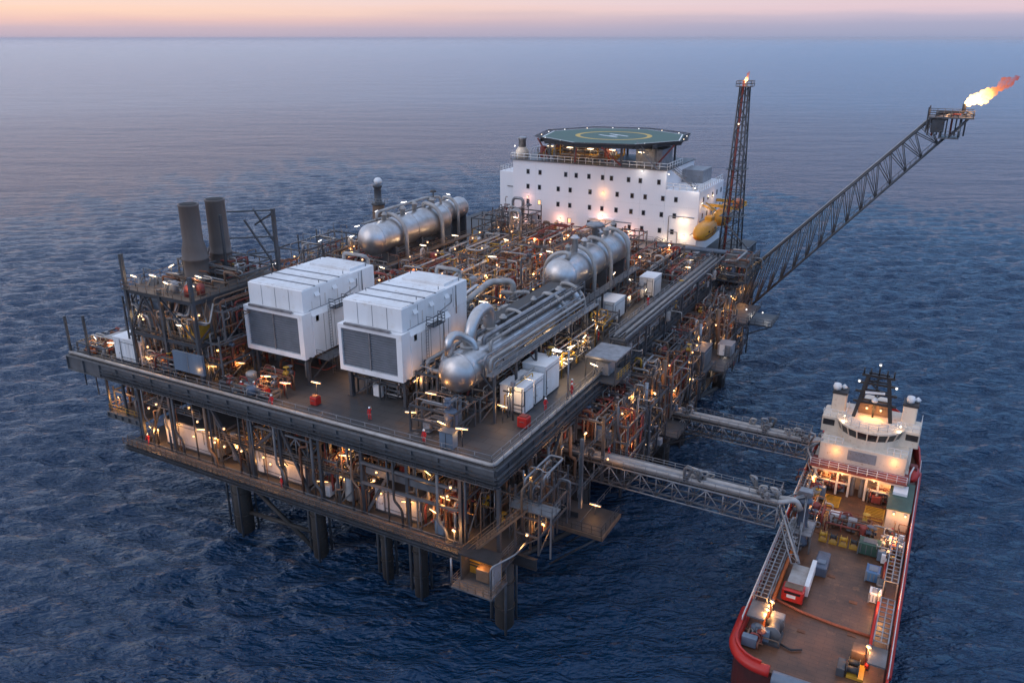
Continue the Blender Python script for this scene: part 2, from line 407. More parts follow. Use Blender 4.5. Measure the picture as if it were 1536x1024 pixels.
# deep edge girders with stiffeners
def girder(a, b, z0, z1, nrm, name='edge_girder', mat='steel', sp=2.4):
    mb = MB(); a = Vector(a); b = Vector(b); n = Vector((nrm[0],nrm[1],0))
    L = (b-a).length; k = int(L/sp); h = z1-z0
    mid = Vector((0,0,(z0+z1)/2))
    mb.beam(a+mid-n*.02, b+mid-n*.02, .1, h-.1)
    for z in (z0+.08, z1-.08): mb.beam(a+Vector((0,0,z))+n*.12, b+Vector((0,0,z))+n*.12, .42, .14)
    for i in range(k+1):
        p = a.lerp(b, i/k); mb.beam(p+n*.16+Vector((0,0,z0+.15)), p+n*.16+Vector((0,0,z1-.15)), .09, .3)
    return mb.build(name, M[mat], plat)
girder((XL,0,0),(0,0,0),19.7,21.95,(0,-1),mat='steel2',sp=3.6); girder((0,0,0),(0,YB,0),19.7,21.95,(1,0),mat='steel',sp=3.0); girder((XL,0,0),(XL,YB,0),19.7,21.95,(-1,0))
# pale kerb pipe along the edge, rails, outboard cable trays
mb = MB(); mb.path([(XL+.2,.35,22.3),(-.35,.35,22.3),(-.35,34,22.3)],.24,8); mb.build('edge_pipe', M['pale'], plat)
mb = MB()
for dz, dy in ((21.2,-.5),(20.75,-.62),(20.3,-.5)): mb.beam((XL+8,dy,dz),(.5,dy,dz),.35,.07)
for i in range(32): x = -64+2*i; mb.beam((x,0,20.2),(x,-.75,20.2),.06,.1); mb.beam((x,-.72,20.2),(x,-.72,21.4),.05,.05)
mb.build('cable_tray', M['steel'], plat)
mb = MB()
for dz, dx in ((21.2,.5),(20.75,.62),(20.3,.5)): mb.beam((dx,-.5,dz),(dx,90,dz),.35,.07)
for i in range(45): y = 2*i; mb.beam((0,y,20.2),(.75,y,20.2),.06,.1); mb.beam((.72,y,20.2),(.72,y,21.4),.05,.05)
mb.build('cable_tray', M['steel'], plat)
mb = MB(); mb.rail([(XL+.3,.9,22),(-.9,.9,22)], sp=2.2); mb.build('handrail', M['galv'], plat)
mb = MB(); mb.rail([(-.9,.9,22),(-.9,35.5,22)], sp=2.2); mb.rail([(-.1,-.1,22),(-.1,36,22)], sp=2.2); mb.build('handrail', M['galv'], plat)
mb = MB(); mb.rail([(XL+.2,.9,22),(XL+.2,YB,22)], sp=2.6, r=.05); mb.build('handrail', M['steel2'], plat)
# under-deck framing between the girders
mb = MB()
for i in range(12): x = XL+6.1*i+3; mb.ibeam((x,.2,20.6),(x,YB,20.6),.4,1.6)
for i in range(12): y = 4+9*i; mb.ibeam((XL,y,20.3),(0,y,20.3),.4,1.9)
mb.build('deck_beams', M['dark'], plat)
# ---- lower decks
LX0, LX1 = -61.0, 1.0
MB().box(LX0,LX1,-1,100,10.6,10.9).build('lower_deck', M['grating'], plat)
MB().box(-56,4.5,22,110,15.6,15.85).build('middle_deck', M['grating'], plat)
MB().box(-40,4.5,30,92,5.3,5.55).build('cellar_deck', M['dark'], plat)
MB().box(-66.2,-58.6,.4,14,13.9,14.15).build('side_deck', M['grating'], plat)
girder((LX0,-1,0),(LX1,-1,0),9.8,10.95,(0,-1),'lower_girder','steel',2.0)
girder((LX1,-1,0),(LX1,36,0),9.8,10.95,(1,0),'lower_girder','steel',2.0)
girder((-66.2,.4,0),(-58.6,.4,0),13.2,14.2,(0,-1),'lower_girder','steel2',1.5)
mb = MB()
for dy, dz in ((-1.45,10.9),(-1.6,10.55),(-1.6,10.2)): mb.beam((LX0,dy,dz),(LX1,dy,dz),.35,.08)
for i in range(42): x = LX0+1.5*i; mb.beam((x,-1,10.1),(x,-1.8,10.1),.06,.1)
mb.build('cable_tray', M['steel'], plat)
mb = MB(); mb.rail([(LX0,14,10.9),(LX0,-.9,10.9),(LX1,-.9,10.9),(LX1,30,10.9)], sp=2.0, mids=2); mb.build('handrail', M['steel2'], plat)
mb = MB(); mb.rail([(-66.1,14,14.15),(-66.1,.5,14.15),(-58.7,.5,14.15)], sp=1.8); mb.build('handrail', M['yellow'], plat)
mb = MB(); mb.rail([(4.4,22,15.85),(4.4,110,15.85)], sp=2.4); mb.build('handrail', M['steel2'], plat)
mb = MB(); mb.rail([(4.4,31,5.55),(4.4,91,5.55)], sp=2.4); mb.build('handrail', M['steel2'], plat)
mb = MB()
for x in (-50,-36,-22,-8): mb.ibeam((x,0,10.0),(x,100,10.0),.4,1.2)
for y in (2.5,14,26,38,50,62,74,86): mb.ibeam((LX0,y,9.6),(4,y,9.6),.5,1.4)
mb.build('deck_beams', M['dark'], plat)
for k,(y,z,r,mt) in enumerate(((-.75,11.15,.12,'galv'),(.1,11.1,.1,'steel2'),(-.4,11.05,.08,'brown'))):
    mb = MB(); mb.path([(LX0+1+k,y,z),(LX1-3-2*k,y,z)],r,6); mb.build('edge_pipe', M[mt], plat)
mb = MB(); mb.rail([(LX0,-1.7,10.9),(LX1,-1.7,10.9)],h=1.1,sp=1.0,r=.05,mids=2); mb.build('handrail', M['brown'], plat)
for k in range(9):
    x = -57+6.2*k; mb = MB(); mb.path([(x,-.3,19.7),(x,-.4,15.5-k%3),(x+1.1,-.4,14.6-k%3),(x+1.1,-.3,11)],.13+.04*(k%3),7,.5); mb.build('drop_pipe', M[('steel2','steel','brown','dark')[k%4]], plat)
for k in range(14):
    y = 5+6.4*k; mb = MB(); mb.path([(.9,y,19.8),(1.0,y,17.5-k%4),(1.0,y+1.6,16.4-k%4),(.9,y+1.6,11)],.13+.05*(k%3),7,.5); mb.build('drop_pipe', M[('galv','steel2','brown','rust')[k%4]], plat)
mb = MB()
for z in (18.4,13.6,8.6): mb.rail([(4.7,12,z),(4.7,100,z)],h=1.0,sp=2.2,mids=1)
mb.build('guard_rail', M['steel2'], plat)
MB().box(-45,-18.5,.1,1.3,15.2,15.32).build('mezzanine', M['grating'], plat)
mb = MB(); mb.rail([(-45,.1,15.3),(-18.5,.1,15.3)],sp=1.5,mids=2,r=.05); mb.build('handrail', M['brown'], plat)
mb = MB(); mb.rail([(-57,.1,17.6),(-46,.1,17.6)],sp=1.5,mids=2,r=.05); mb.box(-57,-46,.1,1.2,17.4,17.55); mb.build('handrail', M['steel2'], plat)
for k in range(22):
    x = -59+2.72*k+(.7 if k%3 else 0); mb = MB(); h = 13+((k*37)%60)/10
    mb.path([(x,.05,10.9),(x,.05,h),(x+(.9 if k%2 else -.9),.5,h),(x+(.9 if k%2 else -.9),.5,19.5)] if k%4 else [(x,.05,10.9),(x,.05,19.6)],.07+.05*(k%3),6,.3); mb.build('riser_pipe', M[('steel','brown','steel2','rust')[k%4]], plat)
# back side plating hides the far edge of the lower decks from the sea
for y, z0, z1 in ((99.8,5.3,19.7),): MB().box(-60,2,y,y+.2,z0,z1).build('bulkhead', M['dark'], plat)
# ---- legs
for x, y, r in ((-42.6,2.4,1.25),(-29.2,3.0,1.0),(-18.0,3.2,.75),(-12.3,2.6,.9),(-.2,2.4,1.15),(-57,30,1.1),(-42.6,30,1.2),(-17,26,1.2),(-1,26,1.2),(3.4,48.7,1.35),(3.6,57,1.2),(-42,60,1.3),(-20,60,1.3),(3,86,1.2),(-42,94,1.3),(-20,94,1.3)):
    mb = MB(); mb.bar((x,y,-3),(x,y,10.5),r,18)
    for zz in (2.6,6.2,9.2): mb.bar((x,y,zz),(x,y,zz+.22),r+.12,18)
    mb.build('leg', M['leg'], plat)
    mb = MB()
    for k in range(3):
        a = 1.1+k*2.1; xx, yy = x+math.cos(a)*(r+.55), y+math.sin(a)*(r+.55)
        mb.bar((xx,yy,-1),(xx,yy,10.5),.16+.05*(k%2),6)
    mb.build('riser', M['steel'], plat)
def brace(p, q, r=.38, mat='leg'): MB().bar(p, q, r, 10).build('brace', M[mat], plat)
brace((-42.6,2.4,9),(-29.2,3,-.5),.3); brace((-29.2,3,9),(-42.6,30,-.5),.35); brace((-12.3,2.6,8.5),(-17,26,-.5),.3); brace((-.2,2.4,8.5),(-1,26,-.5),.35)
brace((-1,26,9),(3.4,48.7,-.5)); brace((3.4,48.7,9),(3,86,-.5)); brace((-17,26,9),(-20,60,-.5)); brace((3.4,48.7,7),(-20,60,-.5)); brace((-42.6,2.4,3),(-29.2,3,3),.3)
brace((-46.2,3,10.5),(-46.2,3,-1),.16,'steel'); brace((-46.2,3,9.6),(-42.6,2.6,9.6),.16,'steel')
# ---- columns and diagonals between lower and main deck along the front and the right side
def column(p, q, w=.42, mat='steel'): MB().beam(p, q, w, w).build('column', M[mat], plat)
for x in (-58.4,-52,-44.2,-37,-31.8,-25.2,-18.6,-11.9,-4.6,.4): column((x,.15,10.9),(x,.15,19.8))
for x in (-55,-44,-33,-22,-11): column((x,12.4,10.9),(x,12.4,20.4),.5,'dark')
for y in (8,16,25,34,43,52,61,70,79,88,97): column((.3,y,10.9),(.3,y,19.8),.45)
for y in (14,21,28,34,40,46,52,58,64,70,76,83,90,97,104): column((4.2,y,5.6 if 30 < y < 92 else 10.9),(4.2,y,20.5),.4,'steel2' if y % 3 else 'steel')
for x in (-66,-62.4): column((x,.7,14.1),(x,.7,19.9),.3)
def diag(p, q, w=.36, mat='steel'): MB().beam(p, q, w, w).build('brace', M[mat], plat)
for a, b in (((4.3,28,20),(4.3,34,15.9)),((4.3,34,20),(4.3,40,15.9)),((4.3,46,15.9),(4.3,52,20)),((4.3,52,11),(4.3,58,15.6)),((4.3,58,20),(4.3,64,15.9)),((4.3,70,20),(4.3,76,15.9)),((4.3,76,11),(4.3,83,15.6)),((4.3,90,11),(4.3,97,15.6)),((4.3,34,15.6),(4.3,40,11)),((4.3,46,6),(4.3,40,10.6)),((-44,.3,19.6),(-38.5,.3,11)),((-31.6,.3,19.6),(-27.6,.3,11)),((-18.4,.3,11),(-13.4,.3,19.6)),((-58,.3,11),(-53,.3,19.6)),((.5,9,11),(.5,15.6,19.6)),((.5,25.4,19.6),(.5,33.6,11)),((4.3,41,6),(4.3,51.6,15.6)),((4.3,64,15.6),(4.3,53,6)),((4.3,65,6),(4.3,75.6,15.6)),((4.3,77,16),(4.3,89,21)),((-36.6,.4,15.4),(-31.9,.4,19.6))): diag(a, b)
# edge truss hung below the front girder
mb = MB(); mb.truss((-37,.4,15.9),(-25.4,.4,15.9),(-37,.4,18.6),(-25.4,.4,18.6),6,.16,.1); mb.build('brace_truss', M['steel2'], plat)
mb = MB(); mb.beam((-18.4,-.2,15.6),(-4.8,-.2,15.6),.3,.3); mb.beam((-18.4,-.2,18.3),(-4.8,-.2,18.3),.3,.3); mb.beam((-18,.4,17.2),(-7,.4,17.2),.5,.9); mb.build('crane_beam', M['steel2'], plat)
# hanging posts off the left corner, tall posts on the deck edge
for x, z0, z1 in ((-70,17.6,19.8),(-67.5,16.6,19.8)): column((x,.2,z0),(x,.2,z1),.14)
for x, y, h in ((-72.6,.4,5.9),(-68.4,.5,6.6),(-64.6,9,5.5),(-62,14,4.2)): column((x,y,22),(x,y,22+h),.3)
# inclined stair and landings at the near corner
mb = MB(); mb.stairs((-3.2,-2.2,11),(3.2,1.6,17.5),1.3,18); mb.build('stair', M['brown'], plat)
mb = MB(); mb.box(1.2,6.6,1.0,3.0,17.3,17.5); mb.rail([(1.4,1.0,17.5),(6.5,1.0,17.5),(6.5,3,17.5)],sp=1.3); mb.beam((6.3,1.2,17.3),(6.3,1.2,12),.16); mb.build('stair_landing', M['steel2'], plat)
mb = MB(); mb.stairs((1.4,19,11),(1.4,9,17.3),1.2,16); mb.box(.6,2.4,7.2,9.2,17.2,17.4); mb.build('stair', M['steel2'], plat)
mb = MB(); mb.stairs((5.2,44,6),(5.2,56,15.8),1.2,18); mb.build('stair', M['steel2'], plat)
mb = MB(); mb.stairs((2.6,70,16),(2.6,78,21.8),1.2,14); mb.build('stair', M['steel2'], plat)
mb = MB(); mb.stairs((2.2,40,15.9),(2.2,31,21.8),1.2,14); mb.build('stair', M['steel2'], plat)
# cantilevered balcony with yellow edge under the gangway
mb = MB(); mb.box(1.4,8.2,11.5,17.5,9.2,9.45); mb.rail([(1.6,11.6,9.45),(8.1,11.6,9.45),(8.1,17.4,9.45)],sp=1.4); mb.build('balcony', M['dark'], plat)
mb = MB(); mb.box(1.4,8.3,11.3,11.48,8.9,9.4); mb.box(8.22,8.4,11.3,17.5,8.9,9.4); mb.build('toe_board', M['brown'], plat)
brace((8,11.8,9.2),(1.2,11.8,3.0),.12,'steel'); brace((8,17,9.2),(1.2,17,3.0),.12,'steel')
# balconies on the right side under the flare boom
for x0,x1,y0,y1,z in ((4.5,9.5,62,72,12.9),(4.5,8.5,40,47,10.0),(4.5,9,78,90,16.6),(0,6.5,86,99,22.0),(4.5,11,92,100,12.0)):
    mb = MB(); mb.box(x0,x1,y0,y1,z-.25,z); mb.rail([(x0,y0,z),(x1,y0,z),(x1,y1,z)],sp=1.6); mb.beam((x1-.2,y0+.2,z-.2),(x0,y0+.2,z-3.2),.2); mb.beam((x1-.2,y1-.2,z-.2),(x0,y1-.2,z-3.2),.2); mb.build('balcony', M['steel'], plat)
# red fire-water manifold rail along deck, deck hatches, scuppers
mb = MB()
for i in range(6): mb.cbox((-9-i*.9,3.2+(i%2)*.7,22.03),(.7,.5,.04))
mb.build('deck_plate', M['steel2'], plat)

# ================================================================== TURBINE ENCLOSURES
def enclosure(x0, x1, label):
    t = thing('turbine_enclosure', label, 'turbine enclosure', ((x0+x1)/2, 16, 22), 'white turbine enclosures on stilts')
    yF, yB, zb, zt = 8.3, 23.4, 26.1, 35.2
    zm = 32.2                                         # shoulder where the upper box steps
    MB().bvbox(x0,x1,yF,yB,zm,zt,.06).build('upper_housing', M['white'], t)
    mb = MB(); mb.extr([(x0,zb),(x1+.55,zb),(x1+.55,zm-.7),(x1,zm),(x0,zm)],'y',yF+1.0,yB-5).build('lower_housing', M['white'], t)
    MB().box(x0,x1-.05,yB-5,yB-.1,zb,zm).build('rear_housing', M['whitew'], t)
    # roof: raised panels with dark seams
    for i in range(4):
        a = yF+.1+i*(yB-5.2-yF)/4; b2 = a+(yB-5.2-yF)/4
        MB().box(x0+.1,x1-.1,a+.16,b2-.16,zt,zt+.09).build('roof_panel', M['whitew'], t)
    mb = MB()
    for i in range(1,4): y = yF+.1+i*(yB-5.2-yF)/4; mb.box(x0+.05,x1-.05,y-.1,y+.1,zt,zt+.16)
    mb.build('roof_seam', M['louver'], t)
    MB().box(x0+1.5,x1-.8,yB-4.4,yB-.6,zt,zt+.35).build('roof_panel', M['whitew'], t)
    mb = MB()
    for sx in (x0+.6, x1-.6):
        for y in (yF+4,yF+9,yF+14): mb.bar((sx,y,zt),(sx,y,zt+.5),.05,5)
    mb.build('lifting_lug', M['steel'], t)
    mb = MB(); mb.path([(x0+4.5,yB-.4,zt+.2),(x0+4.5,yB-.4,zt+1.3),(x1-1.4,yB-.4,zt+1.3),(x1-1.4,yB+.6,zt+.6),(x1-1.4,yB+.6,zb+3)],.26,8,.8); mb.build('vent_pipe', M['pale'], t)
    # air intake: deep white frame with two louvre banks
    fx0, fx1, fz0, fz1, fy = x0-.45, x1+.35, 25.9, 32.15, 7.5
    mb = MB(); mb.box(fx0,fx1,fy,yF+1.0,fz1-.5,fz1); mb.box(fx0,fx1,fy,yF+1.0,fz0,fz0+.65); mb.box(fx0,fx0+.5,fy+.002,yF+.99,fz0+.65,fz1-.5); mb.box(fx1-.8,fx1,fy+.002,yF+.99,fz0+.65,fz1-.5)
    mb.build('intake_frame', M['white'], t)
    mid = (fx0+fx1)/2-.1
    for a, b2 in ((fx0+.5,mid-.08),(mid+.08,fx1-.8)):
        mb = MB(); mb.box(a,b2,yF-.1,yF+.0,fz0+.65,fz1-.5)
        n = 15
        for i in range(n):
            z = fz0+.72+i*(fz1-fz0-1.25)/n; mb.extr([(yF-.62,z),(yF-.2,z+.26),(yF-.2,z+.32),(yF-.62,z+.06)],'x',a,b2)
        mb.build('louver', M['louver'], t)
    MB().box(mid-.08,mid+.08,fy+.1,yF+.3,fz0+.65,fz1-.5).build('mullion', M['galv'], t)
    mb = MB(); mb.beam((fx0+1.2,fy-.1,fz1+.2),(fx1-1.6,fy-.1,fz1+.2),.3,.3); mb.beam((fx0+1.2,fy+.2,fz1+.05),(fx1-1.6,fy+.2,fz1+.05),.1,.1); mb.build('hoist_beam', M['galv'], t)
    # side door, maintenance balcony, ladders and conduit
    sx = sx_ = x1+.55
    MB().box(sx,sx+.06,yF+8.6,yF+9.9,zb+.1,zb+2.4).build('door', M['whitew'], t)
    mb = MB(); mb.box(sx,sx+1.1,yF+4.4,yF+7.0,zm-.4,zm-.3); mb.rail([(sx,yF+4.4,zm-.3),(sx+1.05,yF+4.4,zm-.3),(sx+1.05,yF+7.0,zm-.3),(sx,yF+7.0,zm-.3)],sp=.9,h=1.2,r=.05,mids=2); mb.build('side_balcony', M['steel'], t)
    mb = MB(); mb.ladder((sx+.25,yF+4.1,zb-3.8),zm+4-zb,(0,1),.5); mb.build('ladder', M['steel2'], t)
    mb = MB(); mb.path([(sx+.08,yF+8.2,zb),(sx+.08,yF+8.2,zm-1.2),(x1+.1,yF+8.2,zm+.4),(x1+.1,yF+11,zm+.9),(x1+.1,yF+11,zt-1)],.07,5,.2); mb.build('conduit', M['galv'], t)
    MB().path([(x1+.08,yF+12.2,zt-.1),(x1+.08,yF+12.2,zm-1)],.07,5).build('conduit', M['galv'], t)
    for yy in (yF+3.3,yF+11.5):
        MB().box(x1,x1+.03,yy,yy+.06,zm+.1,zt-.3).build('panel_joint', M['louver'], t)
    for k in range(1,4):
        xx = x0+(x1-x0)*k/4; MB().box(xx,xx+.05,yF-.03,yF,zm+.1,zt-.15).build('panel_joint', M['galv'], t)
    for k in range(1,6):
        yy = yF+1+2.1*k
        if yy < yB-5: MB().box(sx_,sx_+.03,yy,yy+.05,zb+.1,zm-.8).build('panel_joint', M['galv'], t)
    for k in range(3):
        yy = yF+2.2+3.6*k; MB().extr([(x1,zt-1.2),(x1+.35,zt-1.2),(x1,zt-.7)],'y',yy,yy+.9).build('vent_hood', M['whitew'], t)
    for k in range(5):
        yy = yF+1.6+2.6*k; MB().box(x1-.01,x1+.012,yy,yy+.16+.1*(k%2),zm+.2,zm+1.2+.5*(k%3)).build('rust_run', M['rusty_white'], t)
    MB().box(x1,x1+.04,yF+1,yB-5,zm+.02,zm+.1).build('panel_joint', M['louver'], t)
    mb = MB(); mb.box(sx,sx+2.0,yF+1.2,yF+5.0,zb-.5,zb-.35); mb.rail([(sx,yF+1.2,zb-.35),(sx+2,yF+1.2,zb-.35),(sx+2,yF+5,zb-.35)],sp=1.0,mids=2); mb.build('access_platform', M['steel2'], t)
    mb = MB(); mb.stairs((sx+1.1,yF+9.4,22.0),(sx+1.1,yF+5.0,zb-.4),.9,9); mb.build('stair', M['steel2'], t)
    MB().cbox((x1+.3,yF+1.9,zm-1.1),(.5,.6,.8)).build('junction_box', M['grey'], t)
    # base frame on stilts
    mb = MB()
    for y in (yF,yF+6.2,yF+12.4,yB-.4): mb.ibeam((x0-.3,y,zb-.32),(x1+.6,y,zb-.32),.35,.6)
    for x in (x0,(x0+x1)/2,x1): mb.ibeam((x,yF,zb-.34),(x,yB,zb-.34),.3,.5)
    mb.build('base_frame', M['dark'], t)
    for x in (x0+.3,x1-.2):
        for y in (yF+.2,yF+6.2,yF+12.4,yB-.6):
            mb = MB(); mb.beam((x,y,22),(x,y,zb-.6),.42,.42); mb.cbox((x,y,22.06),(.8,.8,.1)); mb.build('leg', M['steel'], t)
    mb = MB()
    mb.beam((x0+.3,yF+6.2,22.2),(x0+4.3,yF+6.2,zb-.7),.18); mb.beam((x1-.2,yF+6.2,22.2),(x0+4.3,yF+6.2,zb-.7),.18)
    mb.beam((x1-.2,yF+.2,22.2),(x1-.2,yF+6.2,zb-.7),.18); mb.beam((x1-.2,yF+12.4,22.2),(x1-.2,yF+6.2,zb-.7),.18)
    mb.build('brace', M['steel'], t)
    return t
enclosure(-43.0,-33.4,'left white turbine enclosure with louvred intake, nearer the twin exhaust stacks')
enclosure(-26.7,-17.6,'right white turbine enclosure with louvred intake, nearer the round end of the front drum')

# ================================================================== EXHAUST TOWER AND STACKS
et = thing('exhaust_tower', 'dark steel three storey frame with pipes and ducts, carrying the twin exhaust stacks', 'steel tower', (-53,9,22))
ex0, ex1, ey0, ey1 = -59.2,-46.2,1.6,17.5
mb = MB()
posts = [(ex0,ey0),(-52.5,ey0),(ex1,ey0),(ex0,ey1),(ex1,ey1),(-52.5,ey1)]
for i,(x,y) in enumerate(posts):
    h = (38.6,34.5,37.0,35,43.2,35)[i]
    MB().beam((x,y,22),(x,y,h),.45,.45).build('post', M['steel'], et)
for z in (27.4,33.4):
    for y in (ey0,ey1): mb.ibeam((ex0,y,z),(ex1,y,z),.3,.5)
    for x in (ex0,-52.5,ex1): mb.ibeam((x,ey0,z),(x,ey1,z),.3,.5)
mb.build('frame_beams', M['steel'], et)
MB().box(ex0-.4,ex1+.2,ey0-.4,ey1+.3,33.65,33.8).build('top_floor', M['grating'], et)
MB().box(ex0,ex1,ey0+.4,ey1,27.65,27.75).build('middle_floor', M['grating'], et)
mb = MB(); mb.rail([(ex0-.4,ey1,33.8),(ex0-.4,ey0-.4,33.8),(ex1+.2,ey0-.4,33.8),(ex1+.2,ey1,33.8)],sp=1.6); mb.build('handrail', M['brown'], et)
mb = MB(); mb.rail([(ex0,ey1,27.75),(ex0,ey0,27.75),(ex1,ey0,27.75)],sp=1.6); mb.build('handrail', M['steel2'], et)
mb = MB()
for a, b2 in (((ex0,ey0,27.8),(-55.8,ey0,33.2)),((-52.5,ey0,27.8),(-55.8,ey0,33.2)),((-52.5,ey0,33.2),(ex1,ey0,27.8)),((ex1,ey0,27.8),(ex1,9.5,33.2)),((ex1,ey1,27.8),(ex1,9.5,33.2)),((ex0,ey0,22.2),(ex0,9,27.2)),((-52.5,ey0,22.2),(ex1,ey0,27.2)),((ex1,ey1,34),(ex1,12,42.6)),((ex1,ey1,42.6),(-50,ey1,40.5)),((ex1,ey1,38),(-50,ey1,42.8)),((ex1,ey1,37),(-50,12,37))): mb.beam(a,b2,.22)
mb.beam((ex1,ey1,43),(-51,13.4,43),.2); mb.beam((-51,12.2,34),(-51,12.2,42.8),.3); mb.beam((ex1,ey1,39.2),(-51,13.4,39.2),.2)
mb.build('brace', M['steel'], et)
MB().box(ex0+1.5,-53.4,ey0+1.5,ey0+6,28,31.8).build('duct', M['bluegrey'], et)
MB().box(-52,-47.5,5,13,28,33.4).build('duct', M['louver'], et)
MB().bvbox(-50.4,-47,2.4,4.6,27.8,30.2,.1).build('filter_box', M['yellow'], et)
MB().box(-50.8,-45.2,.95,1.35,23.6,26.4).build('shield_panel', M['bluegrey'], et)
MB().box(-48.05,-47.95,.9,.95,23.6,26.4).build('panel_joint', M['louver'], et)
rnd = random.Random(5)
for i in range(26):
    x = ex0+.5+i*.49; z0 = 28+rnd.random()*1.5
    mb = MB(); r = .1+.1*rnd.random(); mb.path([(x,ey0+.5+rnd.random(),z0-5.6*(i%2)),(x,ey0+.5,z0+2),(x+rnd.choice((-2,2,1)),ey0+.8,z0+2),(x+rnd.choice((-1,1)),ey0+2.6,z0+4+rnd.random()*2)],r,6,.4)
    mb.build('pipe', M[('galv','pale','steel2','brown')[i%4]], et)
for i in range(24):
    x = ex0+.8+rnd.random()*11; y = ey0+.6+rnd.random()*9; mb = MB(); h = .7+rnd.random()*1.4
    mb.path([(x,y,33.8),(x,y,33.8+h),(x+rnd.choice((-1.6,1.6,2.4)),y,33.8+h),(x+1.6,y+1.2,33.8+h*.5)],.1+.06*rnd.random(),6,.3); mb.build('pipe', M[('rust','galv','brown','pale')[i%4]], et)
for x, y in ((-51.5,3.4),(-48.2,2.8),(-47.4,4.2)):
    mb = MB(); mb.lathe([(0,0),(.55,.05),(.55,1.3),(.3,1.6),(0,1.65)],(x,y,33.8),n=12); mb.build('drum', M['redox' if x > -50 else 'grey'], et)
mb = MB(); mb.stairs((-60.2,12,22),(-60.2,4.4,27.6),1.0,14); mb.build('stair', M['steel2'], et)

def stack(x, y, label, k=1.0):
    t = thing('exhaust_stack', label, 'chimney', (x,y,33.8), 'twin exhaust stacks')
    mb = MB(); mb.lathe([(1.7,0),(1.85,.15),(1.85,.5),(1.68,.62),(1.74*k,3.0),(1.83*k,3.05),(1.83*k,3.3),(1.74*k,3.35),(1.7*k,4.4),(1.38,5.6),(1.34,10.5),(1.4,10.55),(1.4,10.8),(1.34,10.82),(1.14,10.8)],(x,y,33.8),n=32); mb.build('shell', M['chimney'], t)
    mb = MB(); mb.lathe([(1.16,0),(1.16,.06)],(x,y,44.6),n=24,smooth=False); mb.build('opening', M['soot'], t)
    mb = MB()
    for k in range(14):
        a = k*2*math.pi/14; mb.cbox((x+math.cos(a)*1.85,y+math.sin(a)*1.85,34.3),(.12,.12,.5),a)
    mb.build('base_bolts', M['steel2'], t)
    mb = MB(); mb.path([(x-1.95,y-.6,33.8),(x-2.1,y-.6,36.5),(x-1.9,y-.4,37.6)],.09,5); mb.build('drain_pipe', M['steel2'], t)
    return t
stack(-53.6,9.2,'nearer grey exhaust stack with flared base, left of its twin')
stack(-53.3,13.6,'farther grey exhaust stack, held by the steel frame right of its twin',.86)

# ================================================================== PROCESS VESSELS
def vessel(x, z, y0, y1, r, label, mat='alu', zfloor=22.0):
    t = thing('pressure_vessel', label, 'pressure vessel', (x,(y0+y1)/2,zfloor), 'long horizontal steel drums')
    L = y1-y0; pr = []
    for k in range(9): a = math.pi/2*k/8; pr.append((max(.02,r*math.sin(a)), -r*.72*math.cos(a)))
    pr += [(r,L*.0+.02)]
    for k in range(9): a = math.pi/2*k/8; pr.append((max(.02,r*math.cos(a)), L+r*.72*math.sin(a)))
    mb = MB(); mb.lathe(pr,(x,y0,z),(0,1,0),40); mb.build('shell', M[mat], t)
    n = max(3,int(L/5))
    for i in range(n+1):
        yy = y0+.15+i*(L-.3)/n; mb = MB(); mb.lathe([(r+.01,-.08),(r+.05,-.07),(r+.05,.07),(r+.01,.08)],(x,yy,z),(0,1,0),40); mb.build('cladding_band', M['alu'], t)
    for yy in (y0+L*.16,y0+L*.55,y0+L*.9):
        mb = MB(); mb.extr([(x-r*.95,zfloor),(x+r*.95,zfloor),(x+r*.95,z-r*.55),(x+r*.5,z-r*.9),(x-r*.5,z-r*.9),(x-r*.95,z-r*.55)],'y',yy-.25,yy+.25); mb.build('saddle', M['steel'], t)
    return t
def nozzle(t, x, y, z, h, r, mat='pale'):
    mb = MB(); mb.lathe([(r,-.3),(r,h),(r*1.5,h+.02),(r*1.5,h+.2),(r*.9,h+.22),(r*.9,h+.5),(.02,h+.62)],(x,y,z),n=14); mb.build('nozzle', M[mat], t)
def hoop(t, x, y, z, r, zend, R=.3, side=1, mat='pale'):       # pipe rising from the drum's crown, bending over its flank and dropping
    pts = [(x-side*.9,y,z+r-.1),(x-side*.9,y,z+r+.75),(x+side*.3,y,z+r+.75)]
    for k in range(1,5):
        a = math.pi/2*(1-k/4.0); pts.append((x+side*math.cos(a)*(r+.55), y, z+math.sin(a)*(r+.75)))
    pts += [(x+side*(r+.55),y,zend)]
    mb = MB(); mb.path(pts,R,10,.7); mb.build('pipe', M[mat], t)

# front drum with a rounded end, buried under walkways and a big elbow
v3 = vessel(-10.0,28.3,8.6,41,2.45,'front silver drum with a ball shaped end beside the right turbine enclosure')
mb = MB(); mb.path([(-11.0,8.4,30.5),(-11.0,8.4,32.6),(-11.0,10.2,32.6),(-9.6,11.6,31.4),(-9.2,11.6,29.8)],.55,12,.9); mb.build('pipe', M['alu'], v3)
mb = MB(); mb.path([(-10.2,11.5,30.2),(-10.2,12.2,33.0),(-10.4,14.0,34.2),(-10.6,16.6,34.2),(-10.6,17.4,33.2),(-10.6,17.4,30.4)],.78,16,1.3,5); mb.build('pipe', M['alu'], v3)
mb = MB(); mb.lathe([(.85,-.1),(1.1,0),(1.1,.25),(.85,.3)],(-10.2,11.6,30.7),n=16); mb.build('flange', M['pale'], v3); mb = MB(); mb.lathe([(.85,-.1),(1.1,0),(1.1,.25),(.85,.3)],(-10.6,17.4,31.2),n=16); mb.build('flange', M['pale'], v3)
mb = MB(); mb.box(-13.2,-7.6,18.4,40.5,31.0,31.12); mb.build('top_walkway', M['grating'], v3)
mb = MB(); mb.rail([(-7.6,13,31.0),(-7.6,40.5,31.0)],sp=2.2,mids=2); mb.rail([(-13.2,18.5,31.1),(-13.2,40.4,31.1)],sp=2.2); mb.build('handrail', M['galv'], v3)
